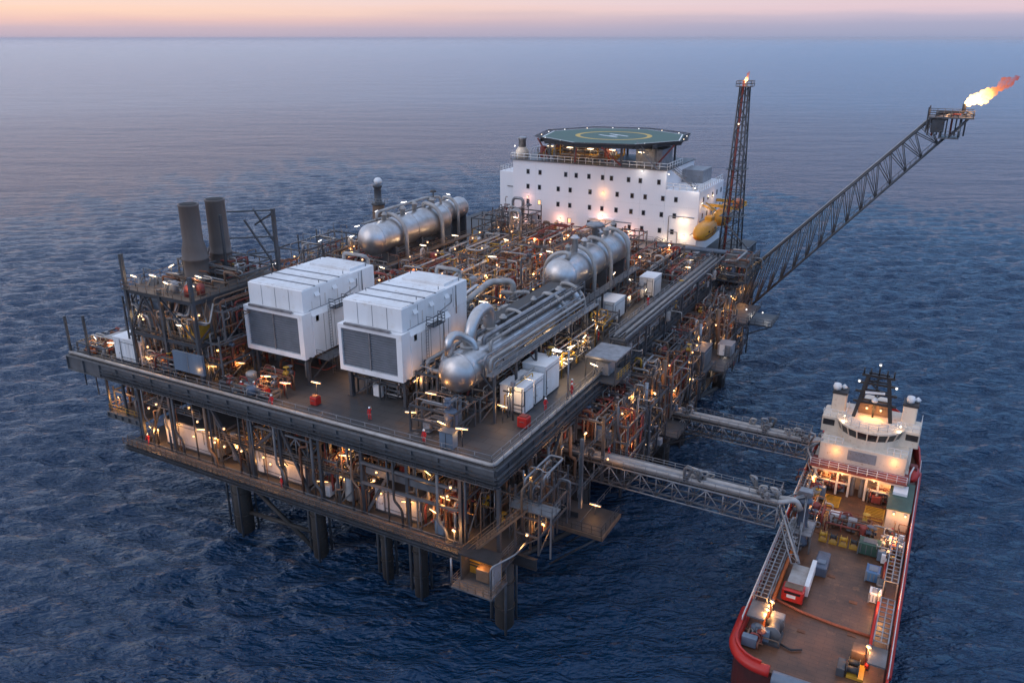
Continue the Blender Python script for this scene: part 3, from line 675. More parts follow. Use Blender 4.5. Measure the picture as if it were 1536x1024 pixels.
for i,(dx,dz,rr) in enumerate(((2.7,1.9,.16),(3.1,1.4,.22),(3.3,.8,.14),(3.5,.2,.18),(-2.9,1.7,.2),(2.0,2.85,.22),(.8,3.1,.3),(-.6,3.05,.18))):
    mb = MB(); mb.path([(-10+dx,10.6+i*.5,27.0),(-10+dx,10.6+i*.5,28.3+dz),(-10+dx,39.5-i*.4,28.3+dz),(-10+dx,39.5-i*.4,26)],rr,7,.5); mb.build('pipe', M[('galv','pale','galv','steel2')[i%4]], v3)
mb = MB(); mb.box(-6.6,-5.6,9.5,42,28.2,28.32); mb.rail([(-5.6,9.5,28.3),(-5.6,42,28.3)],sp=2.0,mids=2); mb.build('side_walkway', M['galv'], v3)
for y in (10,15.5,21,26.5,32,37.5,41.5):
    mb = MB(); mb.beam((-5.7,y,22),(-5.7,y,28.2),.28); mb.beam((-5.7,y,26.2),(-7.6,y,28.2),.14); mb.build('walkway_post', M['steel'], v3)
hoop(v3,-10,33.5,28.3,2.45,26,.32); hoop(v3,-11,24.5,28.3,2.45,27,.26,1); hoop(v3,-10,39.6,28.3,2.45,25,.3)
nozzle(v3,-10.4,20.6,30.7,.9,.35); nozzle(v3,-10.2,29,30.7,1.1,.28); nozzle(v3,-9.6,36,30.7,.8,.4)
# middle drum
v2 = vessel(-13.4,31.0,44.5,68,2.75,'middle silver drum in front of the white accommodation block')
for y, s2 in ((45.6,-1),(50.5,1),(57.5,1),(65.5,1)): hoop(v2,-13.4,y,31.0,2.75,24.5,.33,s2)
for y, h, r in ((47.5,1.3,.3),(50.2,2.2,.5),(54,1.0,.42),(60,1.2,.5),(63.4,.9,.35),(66.5,1.3,.3)): nozzle(v2,-13.6,y,33.6,h,r,'alu' if r > .4 else 'pale')
mb = MB(); mb.lathe([(.45,0),(.5,2.6),(1.5,2.7),(1.55,3.1),(1.2,3.3),(.02,3.4)],(-13.8,58.8,33.4),n=20); mb.build('vent_head', M['galv'], v2)
mb = MB(); mb.rail([(-16,46,33.0),(-16,67,33.0)],sp=2.3); mb.box(-16.6,-15.6,46,67,32.7,32.85); mb.build('handrail', M['steel2'], v2)
mb = MB(); mb.box(-10,-8.6,43,68,27.3,27.45); mb.rail([(-8.6,43,27.4),(-8.6,68,27.4)],sp=2.0,mids=2); mb.build('side_walkway', M['steel2'], v2)
for y in (44,51,58,66): column2 = MB().beam((-8.8,y,22),(-8.8,y,27.4),.3).build('walkway_post', M['steel'], v2)
# back left drum (two shells in line)
v1 = vessel(-55.6,30.6,51.5,74,3.0,'rear silver drum beside the brown vent column at the far rail')
for y, s2 in ((57.5,1),(70,1)): hoop(v1,-55.6,y,30.6,3.0,24,.42,s2)
mb = MB(); mb.path([(-57,55,33.6),(-57,55,35),(-57,71,35.1),(-55.4,74.5,35.1),(-55.4,75,32)],.3,8,.8); mb.build('pipe', M['pale'], v1)
mb = MB(); mb.rail([(-58.6,53,33.2),(-58.6,73,33.2)],sp=2.4); mb.box(-59.4,-58.4,53,73,32.9,33.1); mb.build('handrail', M['steel2'], v1)
for y, h, r in ((56,.9,.4),(62,1.0,.5),(66,1.3,.45),(72.2,1.1,.6)): nozzle(v1,-56,y,33.5,h,r)
mb = MB(); mb.bar((-55.8,72.6,33.5),(-55.8,72.6,36.2),.12,8); mb.lathe([(.02,0),(.7,.1),(.6,.5),(.02,.7)],(-55.8,72.6,36.1),n=16); mb.build('vent_head', M['steel'], v1)
mb = MB(); mb.rail([(-52,51,26.6),(-51,80,26.6)],sp=2.4,mids=2); mb.box(-52.2,-50.9,51,80,26.3,26.5); mb.build('side_walkway', M['brown'], v1)
v4 = vessel(-58.6,30.4,79,87,2.3,'short rear drum in line behind the long rear drum','alu')
hoop(v4,-58.6,82,30.4,2.3,24,.35,1)

# ================================================================== RANDOM-ROUTED PIPE MODULES
VALVE = {}
def valve(parent, p, rnd, s=1.0, mat='redox'):
    mb = MB(); x,y,z = p
    mb.lathe([(.32*s,0),(.32*s,.08),(.2*s,.1),(.26*s,.3),(.2*s,.5),(.32*s,.52),(.32*s,.6)],(x-.3*s,y,z),(1,0,0),10)
    mb.bar((x,y,z),(x,y,z+.75*s),.06*s,6)
    mb.lathe([(.3*s,0),(.36*s,.03),(.3*s,.06)],(x,y,z+.72*s),n=12)
    mb.build('valve', M[mat], parent)
PAL = {'grey':('galv','pale','steel2','galv','pale'), 'warm':('brown','pale','rust','galv','redox'), 'rust':('rust','redox','brown','pale'), 'dark':('steel','steel2','galv','brown'),'yel':('brown','yellow','pale','galv')}
def module(label, x0, x1, y0, y1, z0, h, seed, npipe=14, nvalve=4, ndrum=1, pal='warm', name='pipe_module', cat='pipework', frame=True, floor=False, levels=2, rmax=.26, group=None, box=0, tubes=6):
    rnd = random.Random(seed); t = thing(name, label, cat, ((x0+x1)/2,(y0+y1)/2,z0), group)
    P = PAL[pal]; X, Y = x1-x0, y1-y0
    if frame:
        mb = MB(); nx_ = max(1,round(X/5)); ny_ = max(1,round(Y/5)); w_ = .2
        for i in range(nx_+1):
            for j in range(ny_+1):
                mb.beam((x0+X*i/nx_,y0+Y*j/ny_,z0),(x0+X*i/nx_,y0+Y*j/ny_,z0+h*(.75+.25*rnd.random())),w_)
        for l in range(1,levels+1):
            z = z0+h*.8*l/levels
            for i in range(nx_+1): mb.beam((x0+X*i/nx_,y0,z),(x0+X*i/nx_,y1,z),w_*.8,w_*1.2)
            for j in range(ny_+1): mb.beam((x0,y0+Y*j/ny_,z),(x1,y0+Y*j/ny_,z),w_*.8,w_*1.2)
        mb.beam((x0,y0,z0),(x0+X/nx_,y0,z0+h*.8/levels),.13); mb.beam((x1,y0,z0),(x1,y0+Y/ny_,z0+h*.8/levels),.13)
        mb.build('frame', M['steel' if pal in ('dark','grey') else 'steel2'], t)
    if floor:
        z = z0+h*.8
        mb = MB(); mb.box(x0,x1,y0,y1,z+.12,z+.18); mb.rail([(x0,y0,z+.18),(x1,y0,z+.18),(x1,y1,z+.18)],sp=1.7); mb.build('top_platform', M['grating'], t)
        for l in range(1,levels+1):
            z = z0+h*.8*l/levels+.1; a, b2 = rnd.random()*.5, .5+rnd.random()*.5
            mb = MB(); mb.rail([(x0+X*a,y0,z),(x0+X*b2,y0,z)],h=1.0,sp=1.3,r=.05); mb.rail([(x1,y0+Y*a,z),(x1,y0+Y*b2,z)],h=1.0,sp=1.3,r=.05); mb.build('handrail', M[('galv','brown','yellow','steel2')[rnd.randrange(4)]], t)
    for i in range(tubes):
        p = [x0+X*rnd.random(),y0+Y*rnd.random(),z0+.1]; pts = [tuple(p)]; p[2] = z0+h*(.5+.7*rnd.random()); pts.append(tuple(p))
        if rnd.random() < .7: p[0] += rnd.choice((-1,1))*(.5+rnd.random()*1.5); pts.append(tuple(p))
        if rnd.random() < .6: p[1] += rnd.choice((-1,1))*(.5+rnd.random()); pts.append(tuple(p)); p[2] -= .8; pts.append(tuple(p))
        mb = MB(); mb.path(pts,.05+.03*rnd.random(),5,.15,2); mb.build('tube', M[P[rnd.randrange(len(P))]], t)
    ux = lambda: x0+X*(.04+.92*rnd.random()); uy = lambda: y0+Y*(.04+.92*rnd.random())
    spots = []
    for i in range(npipe):
        r = .07+(rmax-.07)*rnd.random()**1.6; k = rnd.random(); mat = P[rnd.randrange(len(P))]
        lz = z0+h*(.25+.7*rnd.random())
        if k < .36:            # rack run along the long axis with dropped ends
            if X >= Y: a, b2, y = x0+X*.3*rnd.random(), x1-X*.3*rnd.random(), uy(); pts = [(a,y,z0+h*.1*rnd.random()),(a,y,lz),(b2,y,lz),(b2,y+rnd.choice((-1,1,0))*.8,lz),(b2,y+.2,z0+h*.2)]
            else: a, b2, x = y0+Y*.3*rnd.random(), y1-Y*.3*rnd.random(), ux(); pts = [(x,a,z0+h*.1*rnd.random()),(x,a,lz),(x,b2,lz),(x+rnd.choice((-1,1,0))*.8,b2,lz),(x+.2,b2,z0+h*.2)]
            spots.append((pts[2],mat))
        elif k < .62:          # gooseneck
            x, y = ux(), uy(); zt = z0+h*(.6+.5*rnd.random()); d = rnd.choice(((1,0),(-1,0),(0,1),(0,-1))); l = .7+1.6*rnd.random()
            pts = [(x,y,z0),(x,y,zt),(x+d[0]*l,y+d[1]*l,zt),(x+d[0]*l,y+d[1]*l,zt-h*(.2+.4*rnd.random()))]; spots.append(((x,y,z0+h*.4),mat))
        else:                  # wandering run
            p = [ux(),uy(),z0+h*(.1+.5*rnd.random())]; pts = [tuple(p)]; last = -1
            for s_ in range(rnd.randint(4,7)):
                ax = rnd.choice([q for q in (0,1,2) if q != last]); last = ax
                lo, hi = ((x0,x1),(y0,y1),(z0+.2,z0+h*1.05))[ax]
                for _ in range(8):
                    v = lo+(hi-lo)*rnd.random()
                    if abs(v-p[ax]) > .7: break
                p[ax] = v; pts.append(tuple(p))
            spots.append((pts[len(pts)//2],mat))
        q = [pts[0]]
        for pp in pts[1:]:
            if (Vector(pp)-Vector(q[-1])).length > .25: q.append(pp)
        if len(q) > 1:
            mb = MB(); mb.path(q,r,8 if r > .16 else 6,r*2.4+.08); mb.build('pipe', M[mat], t)
    for i in range(nvalve):
        p, mat = spots[rnd.randrange(len(spots))]; p = (min(max(p[0],x0),x1),min(max(p[1],y0),y1),p[2])
        valve(t, p, rnd, .8+.6*rnd.random(), ('redox','steel2','yellow','galv','bluetank')[rnd.randrange(5)])
    for i in range(ndrum):
        x, y = ux(), uy(); r = .4+.5*rnd.random(); hh = h*(.4+.45*rnd.random())
        mb = MB(); pr = [(r*math.sin(math.pi/2*q/5)+.01, r*.5*(1-math.cos(math.pi/2*q/5))) for q in range(6)]
        pr += [(r*math.cos(math.pi/2*q/5)+.01, hh+r*.5*math.sin(math.pi/2*q/5)) for q in range(6)]
        mb.lathe(pr,(x,y,z0+.3),n=16); mb.build('drum', M[('alu','grey','bluetank','pale','redox')[rnd.randrange(5)]], t)
    for i in range(box):
        x, y = ux(), uy(); mb = MB(); a, b2, c = .6+rnd.random(), .5+.6*rnd.random(), .9+rnd.random(); mb.bvbox(x-a/2,x+a/2,y-b2/2,y+b2/2,z0+.2,z0+.2+c,.05); mb.build('cabinet', M[('grey','whitew','bluegrey','redox')[rnd.randrange(4)]], t)
    return t

# central process area between the drums and the accommodation block
CEN = [
 ('low rusty pipework between the left turbine enclosure and the rear drum',-50,-38,30,44,6,'rust'),
 ('grey pipe rack behind the two turbine enclosures',-37,-24,29,37,7.5,'grey'),
 ('pipework with tall goosenecks left of the front drum',-23.5,-15,26,36,6.5,'grey'),
 ('warm lit pipework tangle between the rear drum and middle drum',-49,-37,46,60,6.5,'warm'),
 ('tall lit pipe rack in the middle of the process area',-35.5,-25,39,52,8,'yel'),
 ('dense brown pipework beside the round end of the middle drum',-24,-17.5,38,50,7.5,'warm'),
 ('rust red pipework left of the middle drum',-25,-17.5,52,66,7.5,'rust'),
 ('orange lit pipework under the stair of the accommodation block',-48,-38,63,80,6,'yel'),
 ('crowded pipe rack before the middle windows of the accommodation block',-36.5,-27,55,72,7,'warm'),
 ('tall riser pipes at the left foot of the accommodation block',-53,-43,83,97,9,'grey'),
 ('rusty manifold below the lowest window row of the accommodation block',-41,-30,76,96,6,'rust'),
 ('pipework between the middle drum and the accommodation block',-28,-17,71,95,7,'warm'),
 ('red painted pipework at the right foot of the accommodation block',-15.5,-9,74,96,4.2,'rust'),
]
for i,(lab,x0,x1,y0,y1,h,pal) in enumerate(CEN):
    module(lab,x0,x1,y0,y1,22,h,100+i,npipe=34,nvalve=8,ndrum=3,pal=pal,group='pipework in the process area',levels=2+(i%2),box=1,tubes=12)
# around the front
module('blue grey pumps and pipes below the ball end of the front drum',-13.6,-7.4,3.6,8.2,22,4.2,201,14,4,2,'dark',name='pump_skid',cat='pump skid',rmax=.2,box=1)
module('dark pipework under the right turbine enclosure',-26,-18,12,24,22,3.6,202,12,3,1,'dark',rmax=.2,frame=False)
module('dark pipework under the left turbine enclosure',-42,-34,9.5,24,22,3.6,203,14,3,1,'warm',rmax=.2,frame=False)
module('silver valves and elbows beside the right wall of the right turbine enclosure',-16,-12.8,8.5,22,22,6.5,204,20,6,2,'grey',rmax=.34)
module('blue grey vertical pumps between right turbine enclosure and front drum',-16.8,-13,24,34,22,6,205,16,4,4,'dark',rmax=.28)
module('red brown pipes between the exhaust tower and the left turbine enclosure',-46.4,-43.6,2.8,14,22,7.2,206,24,5,1,'rust',rmax=.2)
module('lit rusty hose reels and pipes in front of the left turbine enclosure',-40.4,-33,3.0,6.6,22,2.8,207,14,5,1,'rust',frame=False,rmax=.14)
module('pipes packed under the lowest floor of the exhaust tower',-58.6,-47,3,16,22,5.2,208,26,6,2,'warm',rmax=.22)
module('pipes behind the exhaust tower and the left turbine enclosure',-58,-46,19,32,22,6.5,209,18,4,2,'warm')
module('yellow lit pipes along the walkway right of the front drum',-5.4,-4.4,10,40,22,4.4,210,16,6,0,'yel',rmax=.14,frame=False)
module('lit yellow pipework right of the middle drum',-8.4,-5.4,43.5,50,22,3.2,211,12,3,1,'yel',rmax=.2)
module('rust red pump sets between the two white cabins and the middle drum',-10.5,-7.4,58.5,69,22,3.0,212,14,4,2,'rust',rmax=.18,box=1)
# the far left edge
EDGE = [
 ('low pipes at the rear left corner behind the white shed',-71,-64,9,20,4.0,'rust'),
 ('pipe bundle on the left edge beside the exhaust tower',-71.5,-62,22,34,4.2,'warm'),
 ('pipe bundle on the left edge behind the left turbine enclosure',-71.5,-61.5,36,48,5.0,'warm'),
 ('red brown pipe stacks on the left edge before the brown vent column',-71.5,-61,50,63,6.2,'rust'),
 ('pipe bundle around the foot of the brown vent column',-70.5,-61,66,78,5.2,'warm'),
 ('pipe bundle on the far edge behind the rear drum',-70.5,-64.5,80,97,5.2,'grey'),
]
for i,(lab,x0,x1,y0,y1,h,pal) in enumerate(EDGE):
    module(lab,x0,x1,y0,y1,22,h,300+i,npipe=18,nvalve=4,ndrum=2,pal=pal,group='pipework along the left edge',rmax=.24,levels=1)
mb = MB()
for i,(x,z) in enumerate(((-61.2,24.6),(-60.5,24.6),(-60.9,25.4),(-59.9,24.7))): mb.path([(x,19,22),(x,19,z),(x,49,z),(x,49,22)],.22 if i!=2 else .32,8)
for y in (20,27,34,41,48): mb.beam((-61.6,y,22),(-61.6,y,25.6),.2); mb.beam((-59.6,y,22),(-59.6,y,25.6),.2); mb.beam((-61.8,y,24.2),(-59.4,y,24.2),.2)
single('pipe_rack',mb,M['pale'],'straight pale pipe rack running back past the left turbine enclosure','pipe rack',base=(-60.6,34,22))
# long straight pipes: pairs from the right turbine enclosure
def pipe_run(label, pts, r, mat='pale', fil=None, cat='pipe', name='process_pipe', group=None):
    mb = MB(); mb.path(pts,r,12,fil or r*2.4,4); return single(name,mb,M[mat],label,cat,group,base=pts[0])
pipe_run('thick pale elbow pipe rising behind the right turbine enclosure',[(-21.5,27.5,29.5),(-21.5,36.5,31.0),(-18.6,38.5,31.0),(-18.6,38.5,26.5)],.5,fil=1.0)
pipe_run('second pale elbow pipe, right of the thick one behind the right turbine enclosure',[(-19.0,27.2,28.6),(-15.2,29.4,28.6),(-15.2,29.4,24.0)],.42,fil=.9)
pipe_run('pale arch shaped pipe between the right turbine enclosure and the front drum walkway',[(-14.4,27,24),(-14.4,27,30.5),(-13.4,29,30.5),(-13.4,29,27)],.42,fil=.8)
pipe_run('straight silver pipe slanting back from the right enclosure toward the rear',[(-24,28,28.7),(-24,37,30.0),(-24,37,25)],.32,'alu',.6)
pipe_run('lit cream horizontal pipe before the round end of the middle drum',[(-20.2,37.4,29.2),(-16.4,39.6,29.2),(-16.4,39.6,24)],.36,'pale',.5)
pipe_run('tall U shaped pipe in front of the dark left windows of the accommodation block',[(-42,80.5,22),(-42,80.5,32.4),(-39.6,80.5,32.4),(-39.6,80.5,22)],.3,'galv',.9)
pipe_run('tall arched pipe at the left end of the accommodation block',[(-50.6,97.6,22),(-50.6,97.6,31.5),(-48.0,97.6,31.5),(-48.0,97.6,22)],.34,'galv',.9)
pipe_run('thin tall vent pipe beside the round end of the middle drum',[(-19.6,43,22),(-19.6,43,33.4),(-18.8,43,33.4)],.16,'steel2')

# ================================================================== ACCOMMODATION BLOCK
lq = thing('accommodation_block', 'white four storey accommodation block with rows of small dark windows', 'building', (-32,110,22))
qx0, qx1, qy0, qy1, qz0, qz1 = -53.0,-15.8,102.0,122.0,21.98,39.5
MB().bvbox(qx0,qx1,qy0,qy1,qz0,qz1,.08).build('wall', M['lq'], lq)
MB().bvbox(qx1+.001,-8.3,qy0+.002,qy1-1,qz0,35.6,.08).build('wall', M['lq'], lq)
MB().bvbox(-57.4,qx0-.001,qy0+1.6,qy1-2,qz0,36.4,.08).build('wall', M['lq'], lq)
MB().box(-15.7,-11.0,113,120,35.62,38.4).build('wall', M['grey'], lq)
mb = MB()
for z in (25.0,28.6,32.0): mb.box(qx0+.3,-8.5,qy0-.025,qy0,z,z+.05)
for x in (-47,-38.5,-30,-21.5): mb.box(x,x+.05,qy0-.027,qy0,23,39)
mb.build('panel_joint', M['whitew'], lq)
def window(cx, cz, w_=.62, h_=.92, lit=False, face='front', x=0):
    mb = MB()
    if face == 'front': mb.box(cx-w_/2-.1,cx+w_/2+.1,qy0-.07,qy0+.05,cz-h_/2-.1,cz+h_/2+.1)
    else: mb.box(x-.05,x+.07,cx-w_/2-.1,cx+w_/2+.1,cz-h_/2-.1,cz+h_/2+.1)
    fr = mb.build('window', M['grey'], lq); mb = MB()
    if face == 'front': mb.box(cx-w_/2,cx+w_/2,qy0-.095,qy0-.06,cz-h_/2,cz+h_/2)
    else: mb.box(x+.06,x+.095,cx-w_/2,cx+w_/2,cz-h_/2,cz+h_/2)
    mb.build('pane', M['lit' if lit else 'glass'], fr)
XW = [-49.0,-45.6,-41.0,-37.9,-33.3,-30.3,-26.8,-23.4,-20.4,-16.9,-14.1]
r1 = [-49.0,-45.9,-39.4,-36.8,-33.7,-30.4,-28.3,-24.3,-21.6,-15.9-.9,-13.0-5.9]
for x in [-49.0,-45.9,-39.4,-36.8,-33.7,-30.4,-28.3,-24.3,-21.6,-17.4]: window(x,37.0)
rows = {33.6:([-49,-46,-41.2,-38.2,-33.3,-26.8,-23.3,-20.3,-16.3,-13.4],()), 30.1:([-49,-46,-41.2,-38.2,-33.3,-30.3,-26.9,-23.4,-20.5,-16.4,-13.5],(-46,)), 26.6:([-49,-46,-38.2,-33.4,-27.0,-23.6,-20.7,-16.6,-13.8],(-38.2,))}
for z,(xs_,lits) in rows.items():
    for x in xs_: window(x,z,lit=x in lits)
for z in (30.1,33.6):
    for y in (105,108.5,112,115.5,119): window(y,z,face='side',x=-8.3)
# roof deck, rails, stair balcony at the right, step at the left
mb = MB(); mb.box(qx0-.4,qx1+.3,qy0-.5,qy1,39.52,39.7); mb.build('roof_deck', M['steel2'], lq)
mb = MB(); mb.rail([(qx0-.3,qy1,39.7),(qx0-.3,qy0-.4,39.7),(qx1+.2,qy0-.4,39.7),(qx1+.2,112,39.7)],h=1.3,sp=1.7,mids=1,r=.085); mb.build('roof_rail', M['whitew'], lq)
mb = MB(); mb.rail([(qx1+.2,qy0+.1,35.62),(-8.4,qy0+.1,35.62),(-8.4,120,35.62)],h=1.3,sp=1.6,mids=1,r=.085); mb.build('balcony_rail', M['whitew'], lq)
mb = MB(); mb.stairs((-9.6,104,35.7),(-15.2,104,39.6),1.1,12); mb.build('outside_stair', M['galv'], lq)
mb = MB(); mb.rail([(-57.3,120,36.42),(-57.3,qy0+1.7,36.42),(qx0-.1,qy0+1.7,36.42)],h=1.1,sp=1.4,mids=2); mb.build('balcony_rail', M['whitew'], lq)
mb = MB(); mb.box(-33.2,-27.2,qy0-1.0,qy0-.02,27.9,28.0); mb.beam((-33,qy0-.9,27.8),(-33,qy0,27.2),.1); mb.beam((-27.4,qy0-.9,27.8),(-27.4,qy0,27.2),.1); mb.build('canopy', M['lq'], lq)
mb = MB(); mb.path([(-14.7,qy0-.12,22.3),(-14.7,qy0-.12,30),(-9.1,qy0-.12,30)],.09,5,.2); mb.build('conduit', M['galv'], lq)
mb = MB(); mb.path([(-12.6,qy0-.14,22.3),(-12.6,qy0-.14,26.6),(-14.6,qy0-.14,26.6)],.08,5,.2); mb.build('conduit', M['galv'], lq)
mb = MB(); mb.path([(-53.4,qy0+1.4,22.3),(-53.4,qy0+1.4,33),(-55.2,qy0+1.4,33)],.12,6,.3); mb.build('conduit', M['galv'], lq)
mb = MB(); mb.box(-12.2,-10.4,qy0-.05,qy0+.05,22.2,24.6); mb.build('door', M['whitew'], lq)
mb = MB(); mb.box(qx0-3,-8.3,qy0-1.4,qy0-.1,24.1,24.22); mb.rail([(qx0+4,qy0-1.35,24.2),(-17.5,qy0-1.35,24.2)],sp=1.8); mb.build('walkway', M['steel2'], lq)
mb = MB(); mb.stairs((-11.8,qy0-.9,22.2),(-17.0,qy0-.9,24.2),1.1,10); mb.build('outside_stair', M['steel'], lq)
for z,h in ((25.4,.4),(29.0,.4)):
    MB().box(-8.3,-6.6,qy0+1,qy1-2,z,z+.2).build('side_balcony', M['galv'], lq)
mb = MB(); mb.rail([(-6.6,qy0+1,29.2),(-6.6,qy1-2,29.2)],sp=2); mb.beam((-6.6,qy0+1,29.1),(-6.6,qy1-2,29.1),.2,.35); mb.build('balcony_rail', M['whitew'], lq)
# roof plant under the helideck
rnd = random.Random(77)
mb = MB(); mb.box(-24,-18,105,112,39.7,43.4); mb.build('roof_house', M['grey'], lq)
mb = MB(); mb.box(-46,-38,110,118,39.7,43.2); mb.build('roof_house', M['redox'], lq)
module('lit pipes and yellow machinery on the block roof under the helideck',-48,-26,102.6,108,39.72,3.6,78,26,6,3,'yel',name='roof_plant',cat='machinery',frame=False,rmax=.22,box=5)
rd = thing('roof_vent', 'round grey vent turret at the left end of the block roof', 'vent', (-51.6,104,39.7))
mb = MB(); mb.lathe([(1.5,0),(1.5,1.8),(1.0,2.4),(1.0,2.5)],(-51.6,104,39.7),n=18); mb.build('body', M['cream'], rd)
mb = MB(); mb.lathe([(.85,0),(.85,1.7),(1.0,1.8),(1.0,2.2),(.7,2.3)],(-51.6,104,42.2),n=18); mb.build('cap', M['galv'], rd)

# ================================================================== HELIDECK
hx, hy, hz, HR = -31.6,110.5,45.2,18.2
hd = thing('helideck', 'octagonal green helicopter deck with a yellow ring and a white H on the block roof', 'helideck', (hx,hy,39.7))
octo = lambda R: [(hx+R*math.cos(R_(22.5+45*k+14)), hy+R*math.sin(R_(22.5+45*k+14))) for k in range(8)]
MB().prism(octo(HR-1.5),hz-.35,hz).build('landing_deck', M['heli'], hd)
mb = MB(); o1 = octo(HR-1.5)
for k in range(8):
    a = o1[k]; b2 = o1[(k+1)%8]; mb.beam((*a,hz-.55),(*b2,hz-.55),.35,.75)
for k in range(-3,4):
    mb.beam((hx+k*4.4,hy-14.5+abs(k)*1.2,hz-.7),(hx+k*4.4,hy+14.5-abs(k)*1.2,hz-.7),.3,.7); mb.beam((hx-14.5+abs(k)*1.2,hy+k*4.4,hz-.72),(hx+14.5-abs(k)*1.2,hy+k*4.4,hz-.72),.3,.6)
mb.build('deck_frame', M['dark'], hd)
o2 = octo(HR); mb = MB()
for k in range(8):
    a, b2, c, d = o1[k], o1[(k+1)%8], o2[(k+1)%8], o2[k]
    mb.bar((*d,hz+.15),(*c,hz+.15),.09,5)
    for j in range(9):
        t = j/8; p = (a[0]+(b2[0]-a[0])*t, a[1]+(b2[1]-a[1])*t, hz-.25); q = (d[0]+(c[0]-d[0])*t, d[1]+(c[1]-d[1])*t, hz+.15); mb.bar(p,q,.07,4)
    for j in (1,2,3):
        t = j/4; mb.bar((a[0]+(d[0]-a[0])*t,a[1]+(d[1]-a[1])*t,hz-.25+.4*t),(b2[0]+(c[0]-b2[0])*t,b2[1]+(c[1]-b2[1])*t,hz-.25+.4*t),.03,3)
mb.build('safety_net', M['steel'], hd)
mb = MB()
def ring(mb, cx, cy, z, ra, rb, n=64):
    vs = [(cx+r*math.cos(2*math.pi*k/n), cy+r*math.sin(2*math.pi*k/n), z) for r in (ra,rb) for k in range(n)]
    mb.add(vs, [(k,(k+1)%n,n+(k+1)%n,n+k)[::-1] for k in range(n)])
ring(mb,hx,hy,hz+.006,7.6,8.7); mb.build('ring_marking', M['mark_yellow'], hd)
mb = MB(); o3, o4 = octo(HR-1.75), octo(HR-2.05)
mb.add([(*p,hz+.005) for p in o3]+[(*p,hz+.005) for p in o4],[(k,8+k,8+(k+1)%8,(k+1)%8)[::-1] for k in range(8)]); mb.build('edge_marking', M['whitew'], hd)
mb = MB(); ha = R_(62)
def hrect(cx, cy, lx, ly):
    ca, sa = math.cos(ha), math.sin(ha); return [(hx+(cx+u*lx/2)*ca-(cy+v*ly/2)*sa, hy+(cx+u*lx/2)*sa+(cy+v*ly/2)*ca, hz+.008) for u,v in ((-1,-1),(1,-1),(1,1),(-1,1))]
for r in ((-1.6,0,.75,6.2),(1.6,0,.75,6.2)): mb.add(hrect(*r),[(0,1,2,3)])
mb.add(hrect(0,0,2.44,.75),[(0,1,2,3)]); mb.build('letter_h', M['mark_white'], hd)
for x, y in ((-44,103),(-37,101.4),(-26,101.4),(-19,103.5),(-44,117),(-31.6,120),(-19,117)):
    mb = MB(); mb.beam((x,y,39.6),(x,y,hz-1),.4); mb.build('support_post', M['steel2'], hd)
mb = MB()
for (x,y),(x2,y2) in (((-44,103),(-47.6,104)),((-19,103.5),(-15.8,106)),((-37,101.4),(-34,95.6)),((-26,101.4),(-28,95)),((-44,117),(-47,119))): mb.beam((x,y,40),(x2,y2,hz-.8),.28)
mb.build('brace', M['redox'], hd)
mb = MB(); mb.stairs((-17.4,100.8,39.7),(-21.5,98.6,44.6),1.0,14); mb.build('stair', M['galv'], hd)
for k in range(16):
    a = R_(22.5*k); 
    mb = MB(); mb.lathe([(.09,0),(.09,.1),(.02,.14)],(hx+16.4*math.cos(a),hy+16.4*math.sin(a),hz),n=8); mb.build('edge_light', M['whitel' if k%3 else 'cool'], hd)

# ================================================================== LIFEBOATS
def lifeboat(x, y, z, L, label):
    t = thing('lifeboat', label, 'lifeboat', (x,y,z), 'yellow lifeboats on the side of the block')
    n = 12; vs = []; rings = 13
    for i in range(rings):
        u = i/(rings-1)*2-1; s = max(.06,(1-abs(u)**3.2))**.6; yy = y+u*L/2
        for k in range(n):
            a = 2*math.pi*k/n; cx, cz = math.cos(a), math.sin(a)
            rx = 1.75*s; rz = (1.9 if cz > 0 else 1.75)*s
            vs.append((x+rx*math.copysign(abs(cx)**.75,cx), yy, z+rz*math.copysign(abs(cz)**.75,cz)+.12*abs(u)))
    mb = MB(); mb.add(vs,[(i*n+k,i*n+(k+1)%n,(i+1)*n+(k+1)%n,(i+1)*n+k)[::-1] for i in range(rings-1) for k in range(n)]+[tuple(range(n)),tuple((rings-1)*n+k for k in range(n-1,-1,-1))],True)
    mb.build('hull', M['boat'], t)
    mb = MB(); mb.bvbox(x-.8,x+.8,y+L*.14,y+L*.34,z+1.6,z+2.6,.15); mb.build('cockpit', M['boat'], t)
    mb = MB(); mb.lathe([(1.8,-.02),(1.84,0),(1.84,.12),(1.8,.14)],(x,y-.2,z),(0,1,0),16); mb.build('seam', M['orange'], t)
    mb = MB(); mb.path([(x+1.66,y-L*.42,z-.1),(x+1.8,y,z-.1),(x+1.66,y+L*.42,z-.1)],.07,5); mb.path([(x-1.66,y-L*.42,z-.1),(x-1.8,y,z-.1),(x-1.66,y+L*.42,z-.1)],.07,5); mb.build('fender', M['dark'], t)
    for yy in (y-L*.25,y+L*.1):
        MB().box(x+1.62,x+1.76,yy,yy+.5,z+.35,z+.7).build('window', M['glass'], t)
lifeboat(-6.0,99.8,28.1,12.4,'nearer yellow enclosed lifeboat hanging at the right wall of the accommodation block')
lifeboat(-5.4,111.0,29.0,9.4,'farther yellow enclosed lifeboat, behind the other one toward the lattice tower')
dv = thing('davit', 'yellow lifeboat davit frame between the block and the lattice tower', 'davit', (-5,112,31))
mb = MB(); mb.box(-8.2,-2.5,109.6,110.2,31.3,31.9); mb.box(-8.2,-1.5,115.4,116,31.5,32.1); mb.box(-3.6,-1.4,109,116.5,31.2,31.35); mb.build('beam', M['yellow'], dv)
